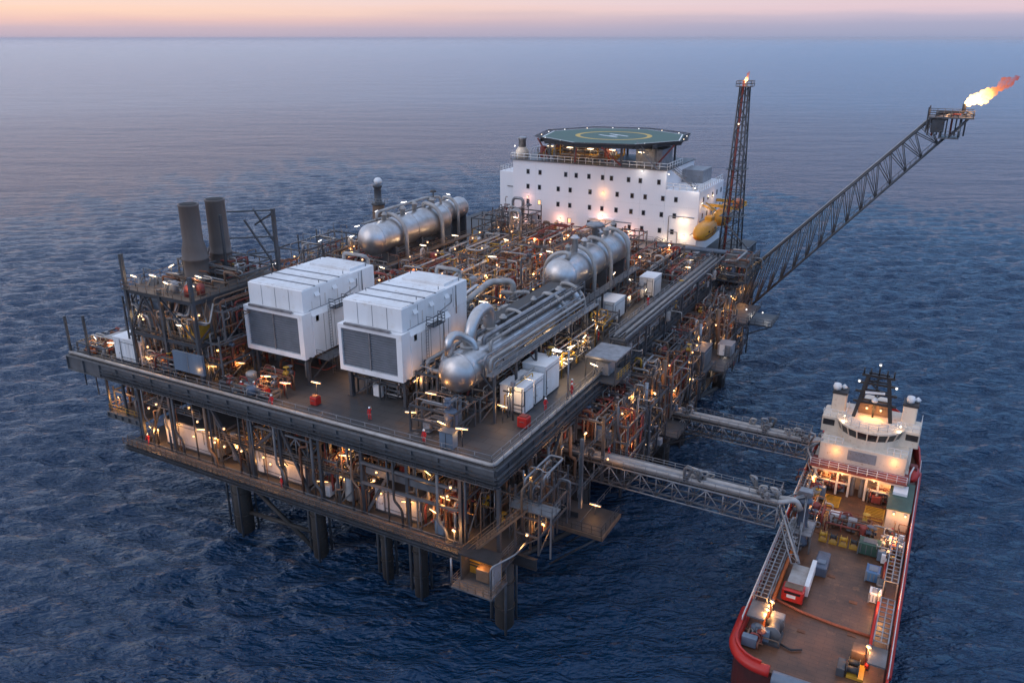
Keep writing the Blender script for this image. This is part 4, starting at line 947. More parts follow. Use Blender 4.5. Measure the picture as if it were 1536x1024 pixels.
mb = MB(); mb.beam((-5.8,104.2,31.6),(-8.2,104.2,32.6),.3); mb.beam((-5.8,107,31.0),(-8.2,107,32.6),.3); mb.bar((-5.8,104.2,29.6),(-5.8,104.2,31.6),.08); mb.build('hoist_arm', M['yellow'], dv)
mb = MB(); mb.bvbox(-3.2,-1.6,110,113.4,31.4,33.0,.15); mb.build('winch_house', M['orange'], dv)

# ================================================================== FLARE TOWER AND FLARE BOOM
ft = thing('vent_tower', 'tall slender lattice tower with a small flame, beside the lifeboats', 'lattice tower', (-1.2,101.5,22))
tb, tt, z0, z1 = 1.95, .8, 22.0, 57.0; cx, cy = -.9,101.6
mb = MB(); nl = 12
crn = lambda t: [(cx+sx*(tb+(tt-tb)*t), cy+sy*(tb+(tt-tb)*t), z0+(z1-z0)*t) for sx,sy in ((-1,-1),(1,-1),(1,1),(-1,1))]
a0, a1 = crn(0), crn(1)
for k in range(4): mb.bar(a0[k],a1[k],.17,6)
mb.build('chord', M['steel'], ft); mb = MB()
for l in range(nl):
    c0, c1 = crn(l/nl), crn((l+1)/nl)
    for k in range(4):
        j = (k+1)%4; mb.bar(c1[k],c1[j],.08,4)
        if (l+k)%2: mb.bar(c0[k],c1[j],.085,4)
        else: mb.bar(c0[j],c1[k],.085,4)
mb.build('lattice', M['steel'], ft)
mb = MB(); mb.bar((cx-.9,cy-1.4,22),(cx-.2,cy-.5,58.2),.22,8); mb.build('vent_pipe', M['redox'], ft)
mb = MB(); mb.bar((cx+.2,cy,22),(cx+.1,cy,57.6),.16,8); mb.build('vent_pipe', M['steel2'], ft)
mb = MB()
for z,s in ((57.0,1.45),(41.0,1.9),(31.5,2.3)):
    mb.box(cx-s,cx+s,cy-s,cy+s,z,z+.12); 
    if z > 50: mb.rail([(cx-s,cy-s,z+.1),(cx+s,cy-s,z+.1),(cx+s,cy+s,z+.1),(cx-s,cy+s,z+.1),(cx-s,cy-s,z+.1)],sp=1.2,h=1.0,r=.06)
mb.build('platform', M['steel'], ft)
mb = MB(); mb.ladder((cx+.9,cy-1.6,22),34.5,(1,0),.5); mb.build('ladder', M['steel'], ft)

fb = thing('flare_boom', 'long lattice flare boom rising outward over the sea at the right', 'flare boom', (4,97,18))
# triangular/box section between upper chords and lower chords
yA, yB2 = 95.6, 98.6
u0, u1 = (6.4,23.4), (32.6,52.2)      # upper chord x,z
l0, l1 = (3.2,11.4), (35.8,49.8)      # lower chord
mb = MB()
for y in (yA,yB2): mb.bar((u0[0],y,u0[1]),(u1[0],y,u1[1]),.15,8)
mb.build('upper_chord', M['steel'], fb); mb = MB()
for y in (yA+.4,yB2-.4): mb.bar((l0[0],y,l0[1]),(l1[0],y,l1[1]),.18,8)
mb.build('lower_chord', M['steel'], fb)
mb = MB(); n = 15
up = lambda t,y: (u0[0]+(u1[0]-u0[0])*t, y, u0[1]+(u1[1]-u0[1])*t)
lo_ = lambda t,y: (l0[0]+(l1[0]-l0[0])*t, y, l0[1]+(l1[1]-l0[1])*t)
for y, y2 in ((yA,yA+.4),(yB2,yB2-.4)):
    for i in range(n):
        t0, t1 = i/n, (i+1)/n
        mb.bar(up(t0,y),lo_((t0+t1)/2,y2),.085,5); mb.bar(lo_((t0+t1)/2,y2),up(t1,y),.085,5); mb.bar(up((t0+t1)/2,y),lo_((t0+t1)/2,y2),.06,4)
for i in range(n+1):
    t = i/n; mb.bar(up(t,yA),up(t,yB2),.10,5); mb.bar(lo_(t,yA+.4),lo_(t,yB2-.4),.10,5)
    if i < n: mb.bar(lo_(t,yA+.4),lo_((i+1)/n,yB2-.4),.08,4); mb.bar(up(t,yA),up((i+1)/n,yB2),.08,4)
mb.build('lattice', M['steel2'], fb)
for k,(dy,dz,r,mt) in enumerate(((.5,.4,.15,'steel2'),(1.2,.45,.2,'galv'),(1.9,.4,.12,'steel2'),(2.5,.4,.14,'steel'))):
    mb = MB(); mb.path([(u0[0]-3,yA+dy,u0[1]-1.5+dz),(u0[0],yA+dy,u0[1]+dz),(u1[0],yA+dy,u1[1]+dz),(u1[0]+3.2,yA+dy,u1[1]+dz+.9)],r,7); mb.build('flare_pipe', M[mt], fb)
mb = MB(); mb.beam(lo_(.02,97.1),lo_(1,97.1),1.0,.12)
for k in range(40): mb.bar(lo_(k/40,96.6),tuple(Vector(lo_(k/40,96.6))+Vector((0,0,1.1))),.04,4)
mb.bar(tuple(Vector(lo_(0,96.6))+Vector((0,0,1.1))),tuple(Vector(lo_(.975,96.6))+Vector((0,0,1.1))),.05,4); mb.build('boom_walkway', M['steel2'], fb)
mb = MB(); mb.box(32.4,39.6,94.8,99.4,53.0,53.25); mb.rail([(32.6,94.9,53.2),(39.5,94.9,53.2),(39.5,99.3,53.2),(32.6,99.3,53.2),(32.6,94.9,53.2)],sp=1.2,r=.06,mids=2); mb.box(34.6,37.8,95,99,49.6,49.8); mb.rail([(34.7,95,49.8),(37.7,95,49.8),(37.7,99,49.8)],sp=1.2,r=.06); mb.build('tip_platform', M['steel2'], fb)
mb = MB()
for y in (95.2,99): mb.beam((36.2,y,49.8),(38.8,y,53),.25); mb.beam((33,y,51.8),(33,y,53.1),.25); mb.beam((33.8,y,51),(35.6,y,53),.2)
for y in (94.9,99.3): mb.beam((32.5,y,50.6),(32.5,y,54.8),.22)
mb.build('brace', M['steel'], fb)
rnd = random.Random(8)
for k in range(9):
    x = 32.8+k*.7; mb = MB(); mb.path([(x,95.4+rnd.random()*3,50.0),(x,95.4+rnd.random()*3,52.6+rnd.random()*1.6),(x+1.2,96+rnd.random()*2,53.6)],.12+.1*rnd.random(),6,.3); mb.build('pipe', M[('steel2','redox','steel','galv')[k%4]], fb)
MB().bvbox(33.2,35.2,95.2,98.8,50.6,52.9,.1).build('tip_house', M['steel'], fb)
mb = MB(); mb.path([(34,97,51),(34,97,53.9),(37.6,97,53.9),(37.8,97,54.2),(37.8,97,55.4)],.32,10,.5); mb.build('flare_tip', M['dark'], fb)
mb = MB(); mb.bar((6.4,yA,23.4),(3.2,yA+.4,11.4),.3,8); mb.bar((6.4,yB2,23.4),(3.2,yB2-.4,11.4),.3,8); mb.bar((6.4,97.1,23.4),(-1,97.1,30.5),.16,6); mb.bar((6.4,yA,23.2),(.5,yA,21),.3,8); mb.build('root_frame', M['steel'], fb)

# flames: glowing gas, brightest at the tip of the burner
def flame_mat(name, st):
    m, nt, b = newmat(name); L = nt.links.new
    nt.nodes.remove(b); out = nt.nodes['Material Output']
    tc = N(nt,'ShaderNodeTexCoord'); sp = N(nt,'ShaderNodeSeparateXYZ'); L(tc.outputs['Object'], sp.inputs[0])
    rp = N(nt,'ShaderNodeValToRGB'); e = rp.color_ramp.elements
    e[0].position = 0; e[0].color = (1,.66,.26,1); e[1].position = .42; e[1].color = (1,.46,.12,1)
    for p,c in ((.58,(1,.26,.10,1)),(1,(.9,.14,.09,1))): x = e.new(p); x.color = c
    L(sp.outputs['X'], rp.inputs[0])
    sr = N(nt,'ShaderNodeValToRGB'); e = sr.color_ramp.elements
    e[0].position = 0; e[0].color = (1,1,1,1); e[1].position = 1; e[1].color = (.05,.05,.05,1)
    for p,c in ((.38,.8),(.52,.2),(.7,.1)): x = e.new(p); x.color = (c,c,c,1)
    L(sp.outputs['X'], sr.inputs[0])
    em = N(nt,'ShaderNodeEmission'); L(rp.outputs[0], em.inputs[0])
    mu = N(nt,'ShaderNodeMath', operation='MULTIPLY'); L(sr.outputs[0], mu.inputs[0]); mu.inputs[1].default_value = st; L(mu.outputs[0], em.inputs[1])
    tr = N(nt,'ShaderNodeBsdfTransparent'); ms = N(nt,'ShaderNodeMixShader')
    lw = N(nt,'ShaderNodeLayerWeight', Blend=.35); inv = N(nt,'ShaderNodeMath', operation='SUBTRACT'); inv.inputs[0].default_value = 1.0; L(lw.outputs['Facing'], inv.inputs[1])
    no = N(nt,'ShaderNodeTexNoise', Scale=6.0, Detail=4.0); L(tc.outputs['Object'], no.inputs['Vector'])
    mm = N(nt,'ShaderNodeMapRange'); mm.inputs['From Min'].default_value = .32; mm.inputs['From Max'].default_value = .6; L(no.outputs['Fac'], mm.inputs[0])
    m2 = N(nt,'ShaderNodeMath', operation='MULTIPLY'); L(inv.outputs[0], m2.inputs[0]); L(mm.outputs[0], m2.inputs[1])
    m3 = N(nt,'ShaderNodeMath', operation='POWER'); L(m2.outputs[0], m3.inputs[0]); m3.inputs[1].default_value = 1.15
    L(m3.outputs[0], ms.inputs[0]); L(tr.outputs[0], ms.inputs[1]); L(em.outputs[0], ms.inputs[2]); L(ms.outputs[0], out.inputs[0])
    m.cycles.emission_sampling = 'NONE'; return m
def flame(name, label, p, d, L_, seed, mat):
    """one ragged, lumpy tongue of burning gas from p along d; the object's x axis runs along the flame, 0 at the burner"""
    rnd = random.Random(seed); mb = MB(); n, m_ = 44, 28; vs = []
    for i in range(n):
        u = i/(n-1)
        r = .03+.078*math.sin(math.pi*min(1,u*1.62))**.8 if u < .58 else .066*(.45+abs(math.sin((u-.56)*9.0)))
        if u > .93: r *= (1-u)/.07
        r = max(r,.004)
        cy_ = .03*math.sin(u*6.5)+.05*u*u; cz_ = .02*math.sin(u*9+1)+.05*u*u
        for k in range(m_):
            a = 2*math.pi*k/m_; q = r*(1+.26*math.sin(3*a+u*23)+.2*math.sin(5*a-u*41)+.14*math.sin(8*a+u*60)+.16*(rnd.random()-.5))
            vs.append((u, cy_+math.cos(a)*q, cz_+math.sin(a)*q))
    mb.add(vs,[(i*m_+k,i*m_+(k+1)%m_,(i+1)*m_+(k+1)%m_,(i+1)*m_+k) for i in range(n-1) for k in range(m_)],True)
    o = mb.build(name, mat); o.location = p; o.scale = (L_,L_,L_)
    o.rotation_euler = Vector(d).to_track_quat('X','Z').to_euler()
    return tag(o, label, 'flame')
FM = flame_mat('flame', 7.0)
flame('flare_flame','large orange flame blowing right from the end of the long boom',(37.9,97,55.2),(.84,.1,.50),8.8,3,FM)
flame('vent_flame','small flame burning on top of the upright lattice tower',(cx-.1,cy-.3,57.7),(.35,.1,.95),2.3,5,FM)
for p, e_ in (((41,96,58),5000),((cx,cy-1,59.5),900)):
    l = bpy.data.lights.new('flame_light','POINT'); l.energy = e_; l.color = (1,.5,.2); l.shadow_soft_size = 1.0
    o = bpy.data.objects.new('flame_light', l); COL.objects.link(o); o.location = p
# ================================================================== VENT COLUMN AND SMALL MASTS
vc = thing('vent_column', 'brown vent column topped by a white globe, at the far rail behind the rear drum', 'vent column', (-69.6,72,22))
mb = MB(); mb.lathe([(1.6,0),(1.55,5),(1.25,10.4),(1.25,10.5)],(-69.6,72,22),n=20); mb.build('base', M['brown'], vc)
mb = MB(); mb.lathe([(1.5,0),(1.5,.3),(.8,.35),(.75,3.6),(1.0,3.7),(1.0,4.2)],(-69.6,72,32.5),n=18); mb.build('neck', M['steel'], vc)
mb = MB(); mb.rail([(-71,70.6,32.8),(-68.2,70.6,32.8),(-68.2,73.4,32.8)],sp=.9,r=.06); mb.build('handrail', M['galv'], vc)
mb = MB(); mb.lathe([(.02,0),(.5,.1),(.85,.5),(.85,.9),(.5,1.35),(.02,1.45)],(-69.4,72,36.8),n=18); mb.build('globe', M['whitew'], vc)

# ================================================================== GANGWAYS
def gangway(y0, y1, x0, x1, zb, zt, label, seed, tip):
    t = thing('pipe_gangway', label, 'gangway', ((x0+x1)/2,(y0+y1)/2,zb), 'pipe gangways from platform to ship')
    for y in (y0, y1):
        mb = MB(); mb.truss((x0,y,zb),(x1,y,zb),(x0,y,zt),(x1,y,zt),14,.11,.075); mb.build('side_truss', M['galv'], t)
    mb = MB()
    for i in range(15):
        x = x0+(x1-x0)*i/14; mb.bar((x,y0,zb),(x,y1,zb),.08,5); mb.bar((x,y0,zt),(x,y1,zt),.08,5)
        if i < 14: mb.bar((x,y0,zb),(x+(x1-x0)/14,y1,zb),.06,4)
    mb.build('cross_bracing', M['galv'], t)
    MB().box(x0,x1,y0+.1,y1-.1,zt,zt+.08).build('walkway', M['grating'], t)
    mb = MB(); mb.rail([(x0,y0,zt+.05),(x1,y0,zt+.05)],sp=1.5,mids=2,r=.05); mb.build('handrail', M['galv'], t)
    mb = MB(); mb.rail([(x0,y1,zt+.05),(x1,y1,zt+.05)],sp=1.5,mids=2,r=.05); mb.build('handrail', M['galv'], t)
    for i,(f,r,mt) in enumerate(((.2,.3,'pale'),(.42,.2,'galv'),(.6,.34,'pale'),(.85,.16,'steel2'))):
        y = y0+(y1-y0)*f; mb = MB(); mb.path([(x0-2.2,y,zt+.2),(x0,y,zt+.5),(x1-(i%2)*1.5,y,zt+.5)] + ([(tip[0],tip[1],zt+.55),(tip[0]+.6,tip[1],zt-.6)] if i in (0,2) else []),r,9,.7); mb.build('pipe', M[mt], t)
    mb = MB(); mb.path([(x0,y0+.4,zb+.3),(x1,y0+.4,zb+.3)],.14,6); mb.path([(x0,y1-.4,zb+.3),(x1,y1-.4,zb+.3)],.14,6); mb.build('cable_tray', M['steel2'], t)
    rnd = random.Random(seed)
    for xa, n in ((x0+(x1-x0)*.66,9),(x1-1.6,7),(x0+4,4)):
        for i in range(n):
            x = xa+rnd.uniform(-1.6,1.6); y = rnd.uniform(y0+.2,y1-.2); h = rnd.uniform(.8,2.3)
            mb = MB(); mb.path([(x,y,zt),(x,y,zt+h),(x+rnd.choice((-.9,.9)),y+rnd.uniform(-.3,.3),zt+h),(x+.3,y,zt+.5)],rnd.uniform(.09,.22),7,.3); mb.build('pipe', M[('galv','pale','steel2')[i%3]], t)
        for i in range(3): valve(t,(xa+rnd.uniform(-1.5,1.5),rnd.uniform(y0+.3,y1-.3),zt+.6),rnd,.9,('galv','steel2','bluetank')[i])
    mb = MB(); mb.rail([(x1-3.4,y0,zt+1.1),(x1,y0,zt+1.1),(x1,y1,zt+1.1),(x1-3.4,y1,zt+1.1)],sp=1.1,h=1.0); mb.build('end_cage', M['galv'], t)
    mb = MB(); mb.beam((x0+.1,y0,zb-.2),(x0+.1,y1,zb-.2),.5); mb.beam((x0+6,y0+.2,zb),(x0,y0+.2,zb-3.4),.22); mb.beam((x0+6,y1-.2,zb),(x0,y1-.2,zb-3.4),.22); mb.build('bracket', M['steel'], t)
    return t
gangway(20.6,23.4,-3.2,26.6,11.2,13.9,'nearer pipe gangway spanning from the platform side to the ship',41,(28.4,22.6))
gangway(45.6,48.2,4.4,26.2,8.4,10.6,'farther pipe gangway spanning from the platform side to the ship',43,(27.9,47.4))

# ================================================================== SUPPLY SHIP
sh = thing('supply_ship', 'red hulled offshore supply ship with rust brown cargo deck and cream wheelhouse', 'ship', (33.6,36,0))
SX0, SX1 = 26.0, 41.2
def hull_poly(inset=0.0):
    i = inset; P = []
    for k in range(7): a = math.pi+math.pi/2*k/6; P.append((SX0+3.4+(3.4-i)*math.cos(a), 6.9+(3.4-i)*math.sin(a)))
    for k in range(5): a = -math.pi/2+math.pi/2*k/4; P.append((SX1-2.2+(2.2-i)*math.cos(a), 5.7+(2.2-i)*math.sin(a)))
    P += [(SX1-i,40),(SX1-i,56),(SX1-.5-i,61),(SX1-2-i*.9,67),(SX1-4.4-i*.7,72.4),(33.6,76.5-i),(SX0+4.4+i*.7,72.4),(SX0+2+i*.9,67),(SX0+.5+i,61),(SX0+i,56),(SX0+i,40)]
    return P
po, pi_ = hull_poly(0), hull_poly(.22)
MB().prism(hull_poly(.02),-3,4.2).build('hull', M['hulld'], sh)
mb = MB(); n = len(po); vs = [(x,y,4.2) for x,y in po]+[(x,y,5.9+max(0,(y-52)*.07)) for x,y in po]+[(x,y,4.2) for x,y in pi_]+[(x,y,5.9+max(0,(y-52)*.07)) for x,y in pi_]
fs = []
for k in range(n):
    j = (k+1)%n
    if k in (6,): continue            # open stern between the quarters
    fs += [(k,j,n+j,n+k),(2*n+j,2*n+k,3*n+k,3*n+j),(n+k,n+j,3*n+j,3*n+k)]
mb.add(vs,fs); mb.build('bulwark', M['red'], sh)
MB().prism(hull_poly(.46),4.2,4.5).build('cargo_deck', M['shipdeck'], sh)
mb = MB(); mb.lathe([(.7,0),(.75,.1),(.75,7.2),(.7,7.3)],(30.6,3.6,4.3),(1,0,0),16); mb.build('stern_roller', M['bluegrey'], sh)
# swollen red quarter fender
mb = MB(); q = [(x,y,5.0) for x,y in po[:7]]; q = [(SX0-.05,12,5.0)]+q+[(30.3,3.5,5.0)]
mb.path(q,.62,12,.5); mb.build('quarter_fender', M['red'], sh)
mb = MB(); mb.path([(SX1+.02,9,4.4),(SX1+.02,57,4.4)],.25,8); mb.build('side_fender', M['red'], sh)
mb = MB(); mb.path([(SX0-.02,9,4.1),(SX0-.02,57,4.1)],.3,8); mb.build('side_fender', M['dark'], sh)
# cargo rails: white lattice frames on both sides
def cargo_rail(x0, x1, y0, y1, name='cargo_rail'):
    mb = MB(); z = 7.3; mx_ = (x0+x1)/2
    for x in (x0,mx_,x1): mb.beam((x,y0,z),(x,y1,z),.13,.16)
    n = int((y1-y0)/.8)
    for i in range(n+1):
        y = y0+(y1-y0)*i/n; mb.beam((x0,y,z-.02),(x1,y,z-.02),.09,.1)
        if i % 3 == 0:
            for x in (x0,x1): mb.beam((x,y,4.5),(x,y,z),.13,.13)
    for x in (x0,x1): mb.beam((x,y0,5.9),(x,y1,5.9),.1,.12)
    mb.build(name, M['galv'], sh)
cargo_rail(26.5,28.0,12.2,30); cargo_rail(39.2,40.6,10.6,18.5); cargo_rail(39.2,40.6,22.0,31.4); cargo_rail(26.4,27.7,36,44)
MB().box(26.5,28.4,9.0,12.0,6.6,6.8).build('rail_platform', M['steel2'], sh); MB().box(39.0,40.7,7.4,10.3,6.6,6.8).build('rail_platform', M['steel2'], sh)
mb = MB(); mb.path([(28.2,9,4.9),(28.2,44,4.9)],.22,6); mb.build('deck_coaming', M['orange'], sh)
mb = MB(); mb.path([(39.0,9,4.9),(39.0,38,4.9)],.2,6); mb.build('deck_coaming', M['red'], sh)
mb = MB(); mb.rail([(SX1-.1,7,5.9),(SX1-.1,57,6.0)],h=.6,sp=2.4,r=.06); mb.rail([(SX0+.1,9,5.9),(SX0+.1,57,6.0)],h=.6,sp=2.4,r=.06); mb.build('handrail', M['whitew'], sh)
_h0 = set(sh.children)
# deckhouse tiers
MB().bvbox(27.4,40.0,51.0,68,4.5,8.3,.1).build('lower_house', M['cream'], sh)
mb = MB()
for x in (28.2,31.2,32.8,35.0,36.6,39.3): mb.beam((x,48.2,4.5),(x,48.2,8.2),.3)
mb.beam((27.6,48.2,8.1),(39.8,48.2,8.1),.35,.4); mb.beam((27.6,48.2,6.4),(32.6,48.2,6.4),.2,.2); mb.beam((35,48.2,6.4),(39.6,48.2,6.4),.2,.2); mb.build('porch_frame', M['cream'], sh)
MB().box(27.2,40.1,47.8,51.2,8.3,8.5).build('porch_roof', M['redox'], sh)
for x in (33.2,34.5): MB().lathe([(.35,0),(.38,.1),(.38,3.4),(.25,3.7)],(x,49,4.5),n=12).build('vent_pipe', M['galv'], sh)
MB().box(28.4,30.6,49.6,50.9,4.6,7.6).build('winch_house', M['cream'], sh); MB().box(36.4,38.2,49.4,50.9,4.6,7.8).build('winch_house', M['cream'], sh)
MB().bvbox(28.0,39.6,50.4,66,8.5,11.2,.1).build('main_house', M['cream'], sh)
MB().box(31.9,35.7,50.32,50.42,9.2,10.7).build('vent_panel', M['grey'], sh)
mb = MB(); mb.rail([(28.1,50.5,11.2),(31,50.5,11.2)],sp=.9); mb.rail([(36.9,50.5,11.2),(39.5,50.5,11.2)],sp=.9); mb.rail([(27.3,47.9,8.5),(40,47.9,8.5)],sp=1.3,mids=2); mb.build('handrail', M['whitew'], sh)
# curved wheelhouse with outward leaning windows
wc, wr = (34.0,55.6), 4.3
def arc(r, n=9, a0=200, a1=340): return [(wc[0]+r*math.cos(R_(a0+(a1-a0)*k/(n-1))), wc[1]+r*1.02*math.sin(R_(a0+(a1-a0)*k/(n-1)))) for k in range(n)]
pl = arc(wr)+[(wc[0]+wr*.94,60),(wc[0]-wr*.94,60)]
MB().prism(pl,11.2,12.3).build('wheelhouse', M['cream'], sh)
a1_, a2_ = arc(wr), arc(wr+.45); mb = MB()
for k in range(8):
    p, q, P2, Q2 = Vector((*a1_[k],12.3)), Vector((*a1_[k+1],12.3)), Vector((*a2_[k],13.55)), Vector((*a2_[k+1],13.55))
    e = .07; a, b2, c, d = p.lerp(q,e), p.lerp(q,1-e), P2.lerp(Q2,1-e), P2.lerp(Q2,e)
    mb2 = MB(); nn = Vector((wc[0],wc[1],12))-a; nn.z = 0; nn = nn.normalized()*.08
    mb2.add([a,b2,c,d,a+nn,b2+nn,c+nn,d+nn],[(0,1,2,3),(7,6,5,4),(0,4,5,1),(1,5,6,2),(2,6,7,3),(3,7,4,0)]); mb2.build('window', M['glass'], sh)
for k in range(9): mb.beam((*a1_[k],12.3),(*a2_[k],13.55),.16,.16)
mb.build('window_post', M['cream'], sh)
MB().prism(arc(wr-.5)+[(wc[0]+wr*.8,60),(wc[0]-wr*.8,60)],12.3,13.5).build('wheelhouse_inner', M['dark'], sh)
MB().prism(arc(wr+.55)+[(wc[0]+wr*.96,60.2),(wc[0]-wr*.96,60.2)],13.55,13.8).build('wheelhouse_roof', M['cream'], sh)
mb = MB(); ar = arc(wr-.1,9); mb.rail([(x,y,13.8) for x,y in ar],sp=1.0,mids=2); mb.build('roof_rail', M['whitew'], sh)
MB().bvbox(32.4,35.6,58.6,60.6,13.8,15.6,.15).build('mast_house', M['cream'], sh)
MB().box(31.9,36.1,57.2,57.35,13.8,15.9).build('mast_screen', M['brown'], sh)
# bridge wings with window, and white towers with domes on top
for sx in (-1,1):
    c = 34+sx*5.0
    MB().bvbox(c-1.6,c+1.6,54.2,58.4,11.2,13.7,.12).build('bridge_wing', M['cream'], sh)
    MB().box(c+sx*.6-.8,c+sx*.6+.8,54.1,54.25,12.3,13.2).build('window', M['glass'], sh)
    MB().bvbox(c-1.0+sx*-.2,c+.9+sx*-.2,56.6,59.0,13.7,16.4,.1).build('funnel', M['cream'], sh)
    MB().box(c-1.1+sx*-.2,c+1.0+sx*-.2,56.5,59.1,16.4,16.75).build('funnel_top', M['dark'], sh)
    MB().lathe([(.02,0),(.5,.05),(.62,.5),(.5,.95),(.02,1.1)],(c-.4,57.4,16.75),n=14).build('radar_dome', M['whitew'], sh)
    MB().lathe([(.02,0),(.35,.05),(.45,.35),(.02,.75)],(c+.5,58.2,16.75),n=12).build('radar_dome', M['whitew'], sh)
    mb = MB(); mb.rail([(c-1.5,54.3,13.7),(c+1.5,54.3,13.7),(c+1.5,58.3,13.7)],sp=1.0); mb.build('handrail', M['whitew'], sh)
# black lattice mast
mb = MB()
for sx in (-1,1):
    mb.beam((34+sx*2.5,55.6,13.8),(34+sx*1.35,56.0,20.4),.5,.5); mb.beam((34+sx*2.1,58.4,13.8),(34+sx*1.2,57.0,20.4),.35,.35)
for z,hw in ((16.2,2.9),(17.8,2.8),(19.2,2.6),(20.4,2.2)):
    mb.beam((34-hw,55.9,z),(34+hw,55.9,z),.28,.34); mb.beam((34-hw+.8,57,z),(34+hw-.8,57,z),.22,.22)
for x in (32.0,32.9,34,35.1,36.0): mb.bar((x,56,20.4),(x,56,21.5+1.0*(x==34)),.12,5)
mb.bar((34,56.4,13.8),(34,56.4,20.4),.16,6); mb.beam((33,56,16.2),(35,56,17.8),.16); mb.beam((35,56,17.8),(33,56,19.2),.16); mb.beam((33,56,19.2),(34.6,56,20.4),.16)
mb.build('mast', M['black'], sh)
mb = MB(); mb.beam((32.6,55.4,17.9),(35.2,55.4,18.2),.22,.28); mb.build('radar_bar', M['whitew'], sh)
MB().lathe([(.02,0),(.4,.1),(.45,.5),(.02,.9)],(34,55.6,16.5),n=12).build('radar_dome', M['whitew'], sh)
for o in sh.children:
    if o not in _h0: o.location = (-.35,-3.6,0)
# starboard storehouse, rescue boat
MB().bvbox(37.9,40.7,38.6,46.6,4.5,7.4,.08).build('store_house', M['cream'], sh)
MB().box(37.8,40.8,38.5,46.7,7.4,7.55).build('store_roof', M['green'], sh)
MB().box(38.2,40.0,42.6,45,7.55,7.95).build('hatch', M['whitew'], sh)
for x0,x1,y0,y1 in ((29.8,31.8,40.6,43.6),(35.2,37.6,39.6,43.0)):
    mb = MB()
    for i in range(9): y = y0+(y1-y0)*i/8; mb.beam((x0,y,4.62),(x1,y,4.62),.14,.1)
    for x in (x0,x1): mb.beam((x,y0,4.64),(x,y1,4.64),.12,.14)
    mb.build('deck_grating', M['yellow'], sh)
mb = MB(); mb.rail([(28.6,38.4,4.5),(37.6,38.4,4.5)],sp=1.4,mids=2); mb.build('deck_barrier', M['redox'], sh)
mb = MB()
for p in ((29,26),(33.4,24),(36.4,20),(32,12),(37,14),(30.4,33.2)): mb.cbox((p[0],p[1],4.53),(.9,.5,.06))
mb.build('lashing_plate', M['rust'], sh)

def deck_thing(name, label, cat, base, group=None): return thing(name,label,cat,base,group)
rb = deck_thing('rescue_boat','small red rescue boat in a cradle right of the wheelhouse','boat',(39.4,50.5,8.4))
mb = MB(); mb.lathe([(.05,-1.9),(.7,-1.3),(.95,0),(.9,1.0),(.45,1.8),(.05,2.0)],(40.2,50.2,7.4),(0,1,0),14); mb.build('hull', M['red'], rb)
mb = MB(); mb.bvbox(39.7,40.7,49.8,51,8.0,8.7,.1); mb.build('console', M['redox'], rb)
mb = MB(); mb.path([(39.9,47.8,5.9),(39.9,47.8,8.6),(40.2,48.8,9.2)],.12,6); mb.build('davit_arm', M['whitew'], rb)
# loading arms
def loading_arm(x, y, ztop, elbow, foot, label):
    t = thing('loading_arm', label, 'loading arm', (x,y,4.5), 'grey loading arms on the ship')
    MB().lathe([(1.0,0),(1.0,.4),(.72,.6),(.6,ztop-5.6),(.95,ztop-5.5),(.95,ztop-5.0),(.5,ztop-4.9),(.5,ztop-4.5)],(x,y,4.5),n=18).build('pedestal', M['bluetank'], t)
    mb = MB(); mb.cbox((x,y,ztop+.3),(1.5,1.2,.8)); mb.bar((x-.9,y,ztop+.3),(x+.9,y,ztop+.3),.35,10); mb.build('swivel', M['galv'], t)
    e = Vector(elbow); f = Vector(foot)
    def lat(a, b2, w):
        mb = MB(); a = Vector(a); b2 = Vector(b2); d = (b2-a).normalized(); s = d.cross(Vector((0,0,1))).normalized()*w
        mb.bar(a+s,b2+s,.12,6); mb.bar(a-s,b2-s,.12,6); n = max(3,int((b2-a).length/1.1))
        for i in range(n+1):
            p = a.lerp(b2,i/n); mb.bar(p+s,p-s,.07,5)
            if i < n: mb.bar(p+s,a.lerp(b2,(i+1)/n)-s,.06,5)
        mb.build('lattice_arm', M['galv'], t)
    lat((x,y,ztop+.4),e,.4); lat(e,f,.5)
    mb = MB(); mb.path([(x,y-.5,ztop),tuple(e+Vector((0,-.3,.25))),tuple(f+Vector((.2,0,.4)))],.15,8,.6); mb.build('pipe', M['pale'], t)
    mb = MB(); mb.bar((x,y,ztop+.6),(x+.6,y-3,ztop-3.5),.09,6); mb.bar((x+.3,y,ztop+.6),tuple(f),.06,5); mb.build('stay', M['galv'], t)
    rnd = random.Random(int(y))
    for i in range(9):
        a = rnd.random()*6.28; px, py = x+1.2*math.cos(a), y+1.4*math.sin(a)
        mb = MB(); mb.path([(px,py,4.5),(px,py,5.6+2.5*rnd.random()),(x+.6*math.cos(a),y+.6*math.sin(a),6+3*rnd.random())],.1+.08*rnd.random(),6,.4); mb.build('pipe', M[('galv','steel2','bluetank','pale')[i%4]], t)
    for i in range(3): valve(t,(x+rnd.uniform(-1.4,1.4),y-1.2-rnd.random()*2,5.4),rnd,1.0,('steel2','galv','whitew')[i])
    mb = MB(); mb.box(x-1.4,x+1.6,y-2.2,y+1.6,7.0,7.1); mb.rail([(x-1.4,y-2.2,7.1),(x+1.6,y-2.2,7.1),(x+1.6,y+1.6,7.1)],sp=1.2,mids=1); 
    for px,py in ((x-1.3,y-2.1),(x+1.5,y-2.1)): mb.beam((px,py,4.5),(px,py,7),.16)
    mb.build('service_platform', M['galv'], t)
loading_arm(28.6,29.5,11.6,(25.6,28.2,10.4),(29.4,21.4,6.6),'nearer grey loading arm at the ship end of the nearer gangway')
loading_arm(27.9,50.0,10.2,(25.9,47.6,9.2),(28.0,44.4,6.4),'farther grey loading arm beside the cream wheelhouse')
cr = deck_thing('crane_carrier','red and white carrier vehicle under the lattice arm on the cargo deck','vehicle',(30.1,18.6,4.5))
